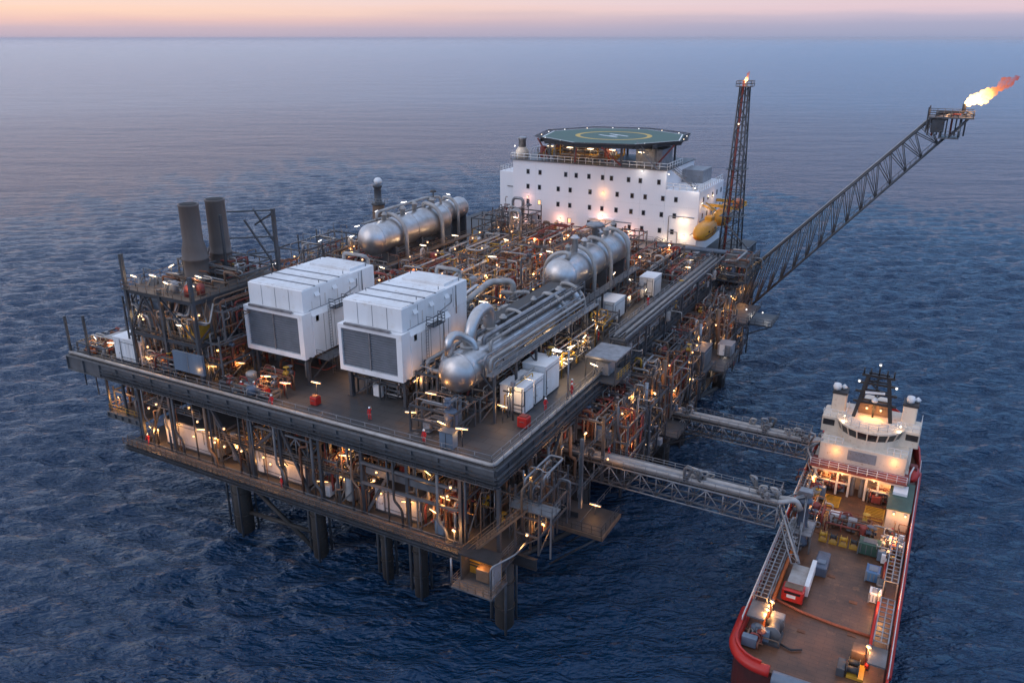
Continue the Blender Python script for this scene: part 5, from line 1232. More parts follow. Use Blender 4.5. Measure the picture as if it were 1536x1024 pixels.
MB().bvbox(28.9,31.3,16.0,17.7,5.0,6.5,.12).build('cab', M['red'], cr); MB().bvbox(29.1,31.1,17.75,22.2,5.0,6.1,.08).build('body', M['pale'], cr)
MB().box(29.1,31.1,16.35,17.4,6.51,6.6).build('roof_panel', M['brown'], cr); MB().box(29.5,30.5,15.96,16.02,5.5,5.9).build('number_board', M['mark_white'], cr)
MB().box(31.1,31.6,17.8,23.6,5.0,6.4).build('side_beam', M['whitew'], cr)
mb = MB(); mb.box(29.2,31.0,15.96,16.03,6.0,6.3); mb.build('windscreen', M['glass'], cr)
for x in (29.0,31.0):
    for y in (16.8,19,21.4):
        mb = MB(); mb.lathe([(.1,-.02),(.45,0),(.5,.06),(.5,.26),(.45,.3)],(x,y,5.0),(1,0,0),14); mb.build('wheel', M['black'], cr)
bt = deck_thing('steel_tank','low dark blue steel tank beside the red and white carrier','tank',(32.2,24.4,4.5))
MB().bvbox(31.3,32.8,23.2,27,4.55,5.8,.1).build('body', M['bluetank'], bt); MB().box(31.6,32.5,24,24.9,5.8,5.95).build('lid', M['bluegrey'], bt)
def crate(label, x, y, sx, sy, h, mat, lid, name='cargo_box', cat='container'):
    t = thing(name,label,cat,(x,y,4.5)); z = 4.5
    MB().bvbox(x-sx/2,x+sx/2,y-sy/2,y+sy/2,z+.15,z+h,.06).build('body', M[mat], t)
    mb = MB()
    for a in (-1,1):
        for b2 in (-1,1): mb.cbox((x+a*(sx/2-.06),y+b2*(sy/2-.06),z+h/2),(.16,.16,h+.06))
    mb.build('corner_post', M[lid], t)
    mb = MB()
    for i in range(4): xx = x-sx/2+sx*(i+.5)/4; mb.box(xx-.05,xx+.05,y-sy/2-.05,y-sy/2,z+.3,z+h-.15)
    mb.build('rib', M[lid], t)
    MB().box(x-sx*.3,x+sx*.3,y-sy*.3,y+sy*.3,z+h,z+h+.08).build('lid', M[lid], t); return t
crate('dark green container on the cargo deck behind the blue box',36.8,31.4,2.6,1.8,1.7,'green','steel2')
bb = crate('bright blue box standing alone on the right of the cargo deck',37.8,25.9,1.6,1.9,1.4,'blue','bluegrey')
crate('small white box beside the right cargo rail',38.5,21.6,1.3,1.5,1.3,'whitew','grey')
crate('white locker at the right rail by the storehouse',40.0,33.6,1.2,3.0,1.6,'whitew','grey','locker','locker')
crate('dark grey crate by the right rail between the white box and the blue box',38.9,24.0,1.0,1.6,1.1,'steel2','steel')
wn = deck_thing('deck_winch','grey deck winch at the left corner of the stern','winch',(29.4,9.4,4.5))
mb = MB(); mb.lathe([(.9,-1.0),(.95,-.95),(.95,-.8),(.6,-.78),(.6,.78),(.95,.8),(.95,.95),(.9,1.0)],(29.4,9.6,5.5),(0,1,0),18); mb.build('drum', M['steel2'], wn)
MB().bvbox(28.7,30.2,10.7,12.0,4.5,6.2,.1).build('motor', M['galv'], wn); MB().box(28.4,30.4,8,10.6,4.5,4.75).build('base', M['steel'], wn)
mb = MB(); mb.path([(30.4,8.6,4.7),(31.6,8.2,4.7),(32.6,8.8,4.7)],.12,6); mb.build('cable', M['dark'], wn)
sw = deck_thing('mooring_gear','cream mooring machinery with dark drums at the right corner of the stern','winch',(38,9,4.5))
MB().bvbox(37.3,38.7,9.6,11.2,4.5,6.0,.1).build('housing', M['brown'], sw); MB().box(37.3,38.9,7.0,9.3,4.5,4.8).build('base', M['yellow'], sw)
for y in (7.6,8.7):
    mb = MB(); mb.lathe([(.6,-.6),(.62,-.5),(.35,-.48),(.35,.48),(.62,.5),(.6,.6)],(37.8,y,5.2),(1,0,0),14); mb.build('drum', M['dark'], sw)
MB().bvbox(36.3,37.1,6.8,8.6,4.5,5.5,.06).build('cabinet', M['steel'], sw)
single('mooring_rope', MB().path([(28.3,16.2,4.62),(31.5,15.2,4.66),(35,14.8,4.62),(38.9,14.6,4.62)],.17,7,.5), M['rope'],'thick orange rope lying right across the cargo deck','rope',base=(33.5,15.2,4.5))
rnd = random.Random(9)
for i,lab in enumerate(('yellow reel stand leftmost in the row across the cargo deck','second yellow reel stand from the left in the row across the cargo deck','third yellow reel stand from the left, mid row across the cargo deck','fourth yellow reel stand from the left, next to the green container')):
    x = 31.2+i*1.25; t = thing('reel_stand',lab,'reel stand',(x,31.6,4.5),'yellow reel stands across the cargo deck')
    mb = MB(); mb.box(x-.5,x+.5,31.1,32.1,4.5,4.65); mb.beam((x-.45,31.6,4.6),(x-.45,31.6,5.6),.14); mb.beam((x+.45,31.6,4.6),(x+.45,31.6,5.6),.14); mb.build('stand', M['yellow'], t)
    mb = MB(); mb.lathe([(.5,-.4),(.5,-.33),(.25,-.3),(.25,.3),(.5,.33),(.5,.4)],(x,31.6,5.4),(1,0,0),14); mb.build('reel', M['yellow' if i%2==0 else 'dark'], t)
module('tangle of dark pipes and hoses on the port side forward of the nearer loading arm',27.2,30.6,33.5,39,4.5,2.6,501,18,5,1,'warm',name='deck_machinery',cat='machinery',frame=False,rmax=.16,box=3)
module('lit hoses and valves at the port bulwark beside the farther loading arm',26.8,29.2,41,46,4.5,2.6,502,16,5,1,'warm',name='deck_machinery',cat='machinery',frame=False,rmax=.15,box=2)
module('red machinery between the deck barrier and the yellow reel stands',31,37,34,37.6,4.5,1.7,503,16,5,2,'rust',name='deck_machinery',cat='machinery',frame=False,rmax=.16,box=3)
module('small fittings along the starboard cargo rail beside the dark green container',38.0,40.7,28.4,37.5,4.5,2.0,504,16,4,2,'warm',name='deck_machinery',cat='machinery',frame=False,rmax=.14,box=3)
module('cluttered fittings behind the red quarter fender at the stern',26.8,28.6,6.6,9,4.5,1.4,505,10,3,1,'warm',name='deck_machinery',cat='machinery',frame=False,rmax=.12,box=2)
module('machinery under the porch left of the twin grey vents',27.9,32.0,44.8,46,4.5,2.4,506,12,3,1,'warm',name='deck_machinery',cat='machinery',frame=False,rmax=.13,box=1)
module('machinery under the porch right of the twin grey vents',34.9,38,44.2,45.8,4.5,2.2,507,14,3,1,'warm',name='deck_machinery',cat='machinery',frame=False,rmax=.13,box=2)

# ================================================================== CABINS AND SMALL THINGS ON THE MAIN DECK
def cabin(label, x0, x1, y0, y1, z0, z1, mat='whitew', name='equipment_cabin', door='x', group=None, ribs=0, cat='cabin'):
    t = thing(name,label,cat,((x0+x1)/2,(y0+y1)/2,z0),group)
    MB().bvbox(x0,x1,y0,y1,z0+.2,z1,.06).build('body', M[mat], t)
    MB().box(x0-.05,x1+.05,y0-.05,y1+.05,z1,z1+.1).build('roof', M['steel' if name == 'lower_cabin' else ('white' if mat.startswith('white') else mat)], t)
    mb = MB()
    for x in (x0+.15,x1-.15):
        for y in (y0+.15,y1-.15): mb.cbox((x,y,z0+.1),(.3,.3,.2))
    mb.beam((x0,y0,z0+.22),(x1,y0,z0+.22),.2); mb.beam((x0,y1,z0+.22),(x1,y1,z0+.22),.2); mb.beam((x0+.1,y0,z0+.2),(x0+.1,y1,z0+.2),.18); mb.beam((x1-.1,y0,z0+.2),(x1-.1,y1,z0+.2),.18); mb.build('base_frame', M['steel'], t)
    if door == 'x':
        d = MB().box(x0+.35,x0+1.25,y0-.06,y0,z0+.3,z0+2.3).build('door', M['whitew'], t); MB().box(x0+1.08,x0+1.14,y0-.11,y0-.06,z0+1.2,z0+1.4).build('handle', M['steel'], d)
        mb = MB()
        for x in (x0+1.5,x1-.25): mb.bar((x,y0-.08,z0+.3),(x,y0-.08,z1-.1),.05,5)
        mb.bar((x0+1.5,y0-.08,z0+.8),(x1-.25,y0-.08,z0+.8),.04,5); mb.bar((x0+1.5,y0-.08,z1-.5),(x1-.25,y0-.08,z1-.5),.04,5); mb.build('door_bars', M['steel2'], t)
    else:
        d = MB().box(x1,x1+.06,y0+.4,y0+1.3,z0+.3,z0+2.3).build('door', M['whitew'], t); MB().box(x1+.06,x1+.11,y0+.5,y0+.56,z0+1.2,z0+1.4).build('handle', M['steel'], d)
    if ribs:
        mb = MB()
        for i in range(ribs): x = x0+(x1-x0)*(i+.5)/ribs; mb.box(x-.04,x+.04,y0-.04,y0,z0+.3,z1-.1)
        for i in range(ribs): y = y0+(y1-y0)*(i+.5)/ribs; mb.box(x1,x1+.04,y-.04,y+.04,z0+.3,z1-.1)
        mb.build('rib', M[mat], t)
    mb = MB(); mb.path([(x1+.06,y0+.2,z0+.4),(x1+.06,y0+.2,z1-.5),(x1+.06,y1-.3,z1-.5)],.045,5,.1); mb.build('conduit', M['galv'], t)
    return t
G3 = 'three white cabins in a row near the corner'
cabin('white cabin nearest the deck corner, first of three in a row',-7.0,-3.6,13.6,16.3,22,25.6,group=G3)
cabin('white cabin in the middle of three in a row near the deck corner',-6.9,-3.7,16.7,19.2,22,25.5,group=G3,door='y')
cabin('tallest white cabin, last of three in a row near the deck corner',-7.0,-3.6,19.6,23.8,22,26.3,group=G3,door='y')
cabin('white cabin with barred doors beside the cable rack',-10.0,-6.8,51.5,56.2,22.3,25.6)
cabin('white cabin farthest back on the right, below the accommodation block',-8.8,-6.0,68.4,72.6,22,25.5)
cabin('white ribbed shed at the far left end of the main deck',-64.6,-58.9,2.0,6.8,22,25.6,'whitew',ribs=8,name='storage_shed',cat='shed')
sd = thing('deck_shelter','flat roofed open shelter on the right deck edge beside the cable rack','shelter',(.2,31.5,22))
MB().box(-2.0,2.6,28.6,34.4,25.0,25.25).build('roof', M['galv'], sd)
for x in (-1.9,2.5):
    for y in (28.7,34.3): MB().beam((x,y,21.9),(x,y,25),.18).build('post', M['steel'], sd)
MB().box(-2.0,2.6,28.6,34.4,21.6,21.88).build('floor', M['steel'], sd)
mb = MB(); mb.rail([(2.5,28.7,22),(2.5,34.3,22)],sp=1.2,mids=2); mb.build('handrail', M['yellow'], sd)
MB().bvbox(-1.2,.8,30.5,33,22,23.8,.1).build('cabinet', M['grey'], sd)
# elevated cable rack running to the flare boom
ck = thing('cable_rack','long raised steel cable rack along the right deck edge, ending at the flare boom','cable rack',(-.4,62,22))
mb = MB()
for x in (-1.5,1.0): mb.beam((x,36,25.4),(x,90,25.4),.18,.5)
mb.build('side_beam', M['steel'], ck); mb = MB()
for i in range(55): mb.beam((-1.5,36+i,25.45),(1.0,36+i,25.45),.08,.12)
mb.build('rung', M['steel2'], ck)
rnd = random.Random(12)
for i in range(9):
    x = -1.3+i*.26; mb = MB(); mb.path([(x,36.2+rnd.random()*3,25.62),(x,88+rnd.random()*2,25.62)],.06+.07*rnd.random(),6); mb.build('cable', M[('galv','pale','steel2','dark')[i%4]], ck)
for y in (36.5,45,54,63,72,81,89):
    mb = MB()
    for x in (-1.5,1.0): mb.beam((x,y,22 if x < 0 else 20),(x,y,25.3),.25)
    mb.beam((-1.5,y,25),(1.0,y,25),.2); mb.build('post', M['steel'], ck)
mb = MB(); mb.rail([(-1.5,36,25.6),(-1.5,90,25.6)],h=.9,sp=2.4); mb.build('handrail', M['galv'], ck)
bp_ = thing('blue_drum_pipe','long thick grey pipeline crossing below the right end of the accommodation block','pipeline',(-6,99,24))
mb = MB(); mb.path([(-16,99.5,23.8),(-12,99.5,23.8),(-9,97.5,24.6),(6,97.5,24.6)],.5,12,1.2); mb.build('pipe', M['bluegrey'], bp_)
mb = MB()
for x in (-13,-8,-3,2): mb.beam((x,98,22),(x,98,24.1),.3)
mb.build('support', M['steel'], bp_)
mb = MB(); mb.bar((3.2,93,14),(3.2,93,25),1.0,16); mb.lathe([(1.0,0),(.8,.5),(.02,.7)],(3.2,93,25),n=16); single('vertical_tank',mb,M['steel2'],'tall upright grey cylinder at the root of the flare boom','tank',base=(3.2,93,14))
def bin_(label, x, y, z=22.0, s=1.0):
    t = thing('red_bin',label,'bin',(x,y,z),'red equipment bins on the deck')
    MB().bvbox(x-.55*s,x+.55*s,y-.5*s,y+.5*s,z+.1,z+1.15*s,.08).build('body', M['red'], t)
    MB().box(x-.4*s,x+.4*s,y-.35*s,y+.35*s,z+1.15*s,z+1.25*s).build('lid', M['redox'], t)
    mb = MB(); mb.bar((x-.3,y-.52*s,z+.7*s),(x+.3,y-.52*s,z+.7*s),.05,5); mb.build('handle', M['steel2'], t)
bin_('red bin at the deck corner in front of the three white cabins',-2.2,11.0,s=1.2); bin_('red box on the deck under the gap between the two turbine enclosures',-28.6,3.9)
bin_('red hose box beside the two workers at the front rail',-36.0,2.6)
gb = thing('control_cabinet','grey control cabinet behind the front rail with lamps beside it','cabinet',(-7.3,2.2,22))
MB().bvbox(-8.3,-6.5,1.7,2.9,22.05,24.0,.06).build('body', M['bluegrey'], gb); MB().box(-8.4,-6.4,1.6,3.0,24.0,24.1).build('roof', M['steel2'], gb); MB().box(-7.43,-7.37,1.66,1.7,22.2,23.9).build('door_gap', M['dark'], gb)
pm = thing('light_mast','thin white light mast at the right rail beside the three cabins','mast',(-.4,19.6,22))
mb = MB(); mb.bar((-.4,19.6,22),(-.4,19.6,29.2),.12,8); mb.beam((-.4,19.6,29.1),(-2.0,19.6,29.1),.12); mb.build('pole', M['galv'], pm); MB().box(-2.6,-1.4,19.3,19.9,28.9,29.05).build('lamp', M['whitel'], pm)
po2 = thing('instrument_pole','dark instrument pole with side pipes in front of the nearest white cabin','pole',(-4.2,11.9,22))
mb = MB(); mb.bar((-4.2,11.9,22),(-4.2,11.9,26.6),.1,8); mb.path([(-5.6,12,25.6),(-4.2,12,25.6),(-4.2,12,26.9)],.1,6); mb.path([(-4.2,11.8,24.2),(-2.6,11.8,24.2),(-2.6,11.8,26.2)],.09,6); mb.build('pole', M['steel'], po2); MB().cbox((-4.2,11.9,26.8),(.5,.4,.6)).build('sensor', M['grey'], po2)
ol = thing('oil_absorbent_pile','heap of orange sacks at the far left tip of the main deck','sack heap',(-70.6,2.4,22))
for i,(x,y,z) in enumerate(((-71.2,2.2,22.3),(-70.4,2.4,22.3),(-70.8,2.3,22.75),(-69.7,2.1,22.3))): MB().lathe([(.02,-.55),(.3,-.45),(.38,0),(.3,.45),(.02,.55)],(x,y,z),(1,.2,0),10).build('sack', M['orange'], ol)
wc_ = thing('weather_canopy','pale canopy roof at the left tip of the deck beside the orange sacks','canopy',(-67,4,22))
MB().box(-69,-66,3.4,7,24.2,24.35).build('roof', M['pale'], wc_)
for x in (-68.8,-66.2):
    for y in (3.6,6.8): MB().beam((x,y,22),(x,y,24.2),.14).build('post', M['steel2'], wc_)
# ================================================================== LOWER LEVELS
LC = 'white cabins on the lower deck'
cabin('lit white cabin at the left end of the lower deck',-55.4,-45.0,1.4,7.5,10.95,15.0,'cabin',name='lower_cabin',group=LC)
cabin('lit white cabin in the middle of the lower deck, behind its rail',-37.8,-28.8,1.4,8,10.95,14.4,'cabin',name='lower_cabin',group=LC)
cabin('lit white cabin toward the near corner of the lower deck',-17.9,-11.2,1.4,7,10.95,14.5,'cabin',name='lower_cabin',group=LC)
for x0,x1 in ((-55.4,-45),(-37.8,-28.8),(-17.9,-11.2)): pass
hut = thing('corner_hut','small lit open fronted hut hung at the near lower corner of the platform','hut',(-.4,-3,9.2))
MB().box(-3.0,2.2,-4.8,-1.2,8.9,9.1).build('floor', M['steel2'], hut); MB().box(-2.6,1.6,-1.6,-1.45,9.1,12.5).build('back_wall', M['yellow'], hut); MB().box(-2.6,-2.45,-3.4,-1.6,9.1,12.5).build('side_wall', M['steel'], hut); MB().box(1.5,1.65,-3.4,-1.6,9.1,12.5).build('side_wall', M['grey'], hut)
MB().box(-2.8,1.9,-3.5,-1.3,12.5,12.65).build('roof', M['dark'], hut); MB().bvbox(-.9,.8,-2.9,-1.7,9.4,10.9,.06).build('cabinet', M['brown'], hut)
mb = MB(); mb.rail([(-2.9,-1.4,9.1),(-2.9,-4.7,9.1),(2.1,-4.7,9.1),(2.1,-1.4,9.1)],sp=1.0,mids=2,r=.05); mb.build('handrail', M['brown'], hut)
mb = MB(); mb.path([(2.0,-4.6,9.4),(2.0,-4.6,13.0),(3.6,-2.0,13.6),(3.6,.4,13.6)],.12,6,.5); mb.path([(-3,-4.6,9.4),(-3,-4.6,12.6)],.12,6); mb.build('post', M['galv'], hut)
LOW = [
 ('lit pipes on the left side balcony below the shed',-66,-60,1.6,12,14.15,3.6,'warm',12),
 ('dark pipes at the left end of the lower deck behind the cabin',-60.5,-46,8,20,10.95,6,'warm',18),
 ('lit yellow pipes between the left and middle cabins of the lower deck',-44.4,-38.6,1.2,9,10.95,4.8,'yel',22),
 ('dark drums and valves above the middle cabin of the lower deck',-37.5,-29.0,2.0,9,15.0,3.4,'dark',14),
 ('lit copper toned pipes right of the middle cabin of the lower deck',-28.2,-22.9,.6,9,10.95,7.0,'warm',28),
 ('lit vertical pipes left of the cabin nearest the lower corner',-22.8,-18.4,.6,9,10.95,6.0,'rust',22),
 ('dim rusty beams and pipes above the cabin nearest the lower corner',-17.8,-11,2.4,10,15.2,3.2,'rust',12),
 ('lit rust toned pipes at the near lower corner beside the yellow stair',-10.8,-4.2,.4,9,10.95,7.2,'rust',28),
 ('dark pipes deep under the middle of the platform',-46,-24,11,22,10.95,7,'warm',22),
 ('dark pipes deep under the front right of the platform',-22,-3,11,19,10.95,7,'dark',20),
]
for i,(lab,x0,x1,y0,y1,z0,h,pal,n) in enumerate(LOW):
    module(lab,x0,x1,y0,y1,z0,h,600+i,npipe=int(n*1.5),nvalve=5,ndrum=2,pal=pal,group='pipework on the lower deck',rmax=.2,levels=1,box=1)
SIDE = [
 ('pipes by the near stair on the right side above the yellow edged balcony',-5,-.3,4,13,10.95,7.5,'dark',18),
 ('lit pipes on the right side just left of the nearer gangway',-7,0,13.5,21,15.85,3.8,'warm',16),
 ('rusty hanging pipes on the right side above the nearer gangway',-4,3.8,22,30,15.85,4,'rust',24),
 ('tall dark pipes on the right side under the flat roofed shelter',-4,3.8,30.5,38,15.85,4.6,'rust',24),
 ('lit yellow pipes on the right side below the cable rack start',-4,4,39,47,15.85,4.6,'yel',24),
 ('dark pipes on the right side under the cable rack middle',-4,4,48,58,15.85,5,'dark',24),
 ('warm pipes on the right side halfway to the flare boom',-4,4,59,69,15.85,5,'warm',24),
 ('rust toned pipes on the right side near the flare boom root',-4,4.2,70,80,15.85,5,'rust',24),
 ('pipes right under the root of the flare boom',-4,4.2,81,95,15.85,5,'warm',26),
 ('low pipes on the right side between the two gangways',-4,3.6,27,35,10.95,4.2,'warm',20),
 ('low pipes on the right side just before the farther gangway',-4,3.6,36,44.5,10.95,4.2,'rust',20),
 ('low pipes on the right side just beyond the farther gangway',-4,3.8,49.5,59,10.95,4.2,'dark',20),
 ('low yellow lit pipes on the right side under the dark box module',-4,3.8,60,71,10.95,4.2,'yel',22),
 ('low pipes on the far right side under the boom balconies',-4,3.8,72,90,10.95,4.2,'warm',24),
 ('cellar level pipes beside the farther gangway leg',-5,3.6,34,46,5.6,4.2,'dark',18),
 ('cellar level pipes on the right side beyond the farther gangway',-5,3.6,50,64,5.6,4.2,'warm',20),
 ('cellar level pipes at the far right end',-5,3.6,66,88,5.6,4.2,'dark',20),
]
for i,(lab,x0,x1,y0,y1,z0,h,pal,n) in enumerate(SIDE):
    module(lab,x0,x1,y0,y1,z0,h,700+i,npipe=int(n*1.3),nvalve=5,ndrum=2,pal=pal,group='pipework along the right side',rmax=.2,levels=1+i%2,box=2)
module('machinery and lit pipes on the deck end at the root of the flare boom',.4,6.2,86.5,97,22,3.6,801,26,5,2,'warm',rmax=.22,box=2,floor=True)
module('lit pipes on the deck between cable rack and accommodation block corner',-8.2,-1.8,76,94,22,3.0,802,22,5,2,'rust',rmax=.22,box=2)
cabin('dark grey box module on the right side below the cable rack',3.6,6.8,58,63,14.0,17.2,'steel2',name='box_module',cat='module')
MB_ = thing('module_bracket','steel bracket floor carrying the dark grey box module','bracket',(5.5,57,13.9))
mb = MB(); mb.box(3.4,7.4,57.4,63.6,13.7,13.98); mb.build('floor', M['steel'], MB_); mb = MB(); mb.beam((7.2,58,13.7),(4.2,58,10.2),.25); mb.beam((7.2,63,13.7),(4.2,63,10.2),.25); mb.build('brace', M['steel'], MB_)
cabin('small grey hut on the balcony under the flare boom',6.4,8.8,68.4,71.4,13.0,15.2,'grey',name='balcony_hut',cat='hut')
rnd = random.Random(31)
for i in range(7):
    y = 24+i*9.4; mb = MB(); x = 4.9+.5*(i%2)
    mb.path([(x,y,20.8),(x,y,18-rnd.random()*3),(x,y+2.5,12),(x-.3,y+3.2,5.6)],.2+.1*(i%3),8,.8); single('hanging_riser',mb,M[('steel2','galv','brown')[i%3]],ORD[i]+' slanting riser pipe from the front, hung on the right side of the platform','pipe','slanting risers on the right side',base=(x,y,12))

OUT = [
 ('open scaffold with pipes outside the right edge, left of the nearer gangway',1.2,4.2,2.5,10,10.95,8.5,'dark'),
 ('open scaffold with pipes outside the right edge, just above the nearer gangway',4.6,6.4,24,31,11,9.0,'warm'),
 ('open scaffold with pipes outside the right edge, below the flat roofed shelter',4.6,6.6,32,40,9.5,10.5,'dark'),
 ('open scaffold with pipes outside the right edge, above the farther gangway',4.6,6.2,43,52,11.4,8.6,'rust'),
 ('open scaffold with pipes outside the right edge, left of the dark grey box module',4.6,6.4,52.6,57.2,6.4,13,'dark'),
 ('open scaffold with pipes outside the right edge, right of the dark grey box module',4.6,6.8,73,79,7,13,'warm'),
 ('open scaffold with pipes outside the right edge at the lowest far end',4.6,6.8,80,91,6,10,'dark'),
]
for i,(lab,x0,x1,y0,y1,z0,h,pal) in enumerate(OUT):
    module(lab,x0,x1,y0,y1,z0,h,900+i,npipe=14,nvalve=3,ndrum=0,pal=pal,group='scaffolds outside the right edge',rmax=.17,levels=3,box=1,tubes=10,name='pipe_scaffold',cat='scaffold')
MORE = [
 ('grey pipes filling the space under the raised cable rack, nearer half',-1.3,.8,37,62,22,3.0,'grey',26),
 ('grey pipes filling the space under the raised cable rack, farther half',-1.3,.8,63,89,22,3.0,'warm',26),
 ('low pipes and hoses on the left deck tip around the orange sacks',-72.4,-66,1.4,8.5,22,2.0,'rust',14),
 ('pipes and rails on the deck just right of the white ribbed shed',-56.4,-51,1.3,4.0,22,3.4,'warm',20),
 ('pipes on the deck behind the white ribbed shed, left of the exhaust tower',-66,-60,8,20,22,4.4,'warm',22),
 ('dense pipes on the left flank of the exhaust tower',-61.4,-59.4,2.4,16,22,11,'grey',22),
 ('dense pipes between exhaust tower and left enclosure at upper height',-46,-43.6,4,16,27.8,5.2,'warm',18),
 ('pipes on the top floor of the exhaust tower around the stacks',-58.8,-47,10.4,17,33.85,2.6,'rust',20),
 ('tall thin goosenecks at the far left edge behind the stacks',-72,-66,44,60,22,8.5,'grey',18),
 ('pipes in front of the base of the left turbine enclosure',-43,-34,1.6,3.2,22,1.5,'rust',10),
 ('small pipes at the foot of the right turbine enclosure front legs',-26.4,-18,9,12,22,3.2,'dark',14),
 ('pipework packed under the front drum',-12.6,-7.4,9.4,40,22,3.8,'warm',34),
 ('pipework packed under the middle drum',-16.4,-10.4,45,67,22,4.6,'warm',30),
 ('pipework packed under the rear drum',-59,-52,52,78,22,4.8,'rust',30),
 ('grey manifold between the two elbow pipes and the front drum',-17,-13.4,22.6,30,22,7.4,'grey',20),
]
for i,(lab,x0,x1,y0,y1,z0,h,pal,n) in enumerate(MORE):
    module(lab,x0,x1,y0,y1,z0,h,950+i,npipe=n,nvalve=5,ndrum=1,pal=pal,group='close packed pipework on the deck',rmax=.17,levels=1+i%2,box=1,tubes=10)
# ================================================================== PEOPLE
def person_mesh(pose):
    J = {}
    J['pel']=(0,0,.95); J['wst']=(0,0,1.10); J['chs']=(0,.01,1.32); J['nek']=(0,0,1.50); J['hd']=(0,-.02,1.60); J['top']=(0,-.01,1.74)
    E_ = [('pel','wst'),('wst','chs'),('chs','nek'),('nek','hd'),('hd','top')]
    for s,n in ((-1,'l'),(1,'r')):
        st = pose.get('step',0)*s; a = pose.get('arm',(0,0))[0 if s<0 else 1]
        J['hip'+n]=(s*.10,0,.90); J['kne'+n]=(s*.12,-.06-st*.16,.50); J['ank'+n]=(s*.12,.03-st*.30,.10); J['toe'+n]=(s*.14,-.14-st*.30,.05)
        J['sho'+n]=(s*.19,0,1.43)
        if a == 0: el, wr_ = (s*.27,.03+st*.1,1.16),(s*.28,-.08+st*.2,.92)
        elif a == 1: el, wr_ = (s*.27,-.05,1.17),(s*.16,-.28,1.12)
        else: el, wr_ = (s*.30,-.08,1.62),(s*.27,-.16,1.90)
        J['elb'+n]=el; J['wri'+n]=wr_
        d = (Vector(wr_)-Vector(el)).normalized(); p = Vector(wr_)+d*.07; J['plm'+n]=tuple(p)
        E_ += [('pel','hip'+n),('hip'+n,'kne'+n),('kne'+n,'ank'+n),('ank'+n,'toe'+n),('chs','sho'+n),('sho'+n,'elb'+n),('elb'+n,'wri'+n),('wri'+n,'plm'+n)]
        q = d.cross(Vector((0,1,0)) if abs(d.y) < .8 else Vector((1,0,0))).normalized()
        for f,(off,ln) in enumerate(((-.03,.075),(-.01,.09),(.01,.085),(.03,.065))):
            J['f%d%s'%(f,n)] = tuple(p+q*off+d*ln); E_.append(('plm'+n,'f%d%s'%(f,n)))
        J['th'+n] = tuple(Vector(wr_)+d*.05+Vector((-s*.05,-.03,0))); E_.append(('wri'+n,'th'+n))
    rad = {'pel':.145,'wst':.135,'chs':.155,'nek':.062,'hd':.095,'top':.06,'hip':.095,'kne':.068,'ank':.055,'toe':.045,'sho':.075,'elb':.052,'wri':.036,'plm':.03}
    names = list(J); me = bpy.data.meshes.new('person_body')
    me.from_pydata([J[k] for k in names],[(names.index(a),names.index(b)) for a,b in E_],[]); me.update()
    o = bpy.data.objects.new('tmp', me)
    sv = me.attributes  # skin layer is added by the modifier below
    return me, names, rad
def make_person(pose, label, loc, rz, held=None):
    t = thing('person', label, 'person', loc, 'workers in red coveralls')
    me, names, rad = person_mesh(pose)
    o = bpy.data.objects.new('body', me); COL.objects.link(o); o.parent = t
    sk = o.modifiers.new('Skin','SKIN'); sk.use_smooth_shade = True
    for i,k in enumerate(names):
        r = rad.get(k, rad.get(k[:3], .012)); 
        d = me.skin_vertices[0].data[i]; d.radius = (r, r*(.78 if k in ('wst','chs','pel') else 1)); d.use_root = (k == 'pel')
    ss = o.modifiers.new('Subdivision','SUBSURF'); ss.levels = 1; ss.render_levels = 1
    me.materials.append(M['coverall'])
    mb = MB(); mb.lathe([(.135,-.01),(.15,0),(.135,.01),(.13,.08),(.09,.14),(.01,.16)],(0,-.01,1.68),n=14); mb.cbox((0,-.14,1.69),(.16,.1,.015)); mb.build('hard_hat', M['mark_white'], t, off=(0,0,0))
    mb = MB(); mb.cbox((-.035,-.115,1.635),(.03,.012,.018)); mb.cbox((.035,-.115,1.635),(.03,.012,.018)); mb.build('eyes', M['dark'], t, off=(0,0,0))
    mb = MB(); mb.cbox((0,-.125,1.60),(.03,.04,.045)); mb.cbox((0,-.112,1.56),(.055,.012,.012)); mb.cbox((-.1,0,1.62),(.02,.04,.06)); mb.cbox((.1,0,1.62),(.02,.04,.06)); mb.build('face', M['skin'], t, off=(0,0,0))
    if held == 'lamp':
        pass
    t.rotation_euler = (0,0,rz); return t
for me_ in (): pass
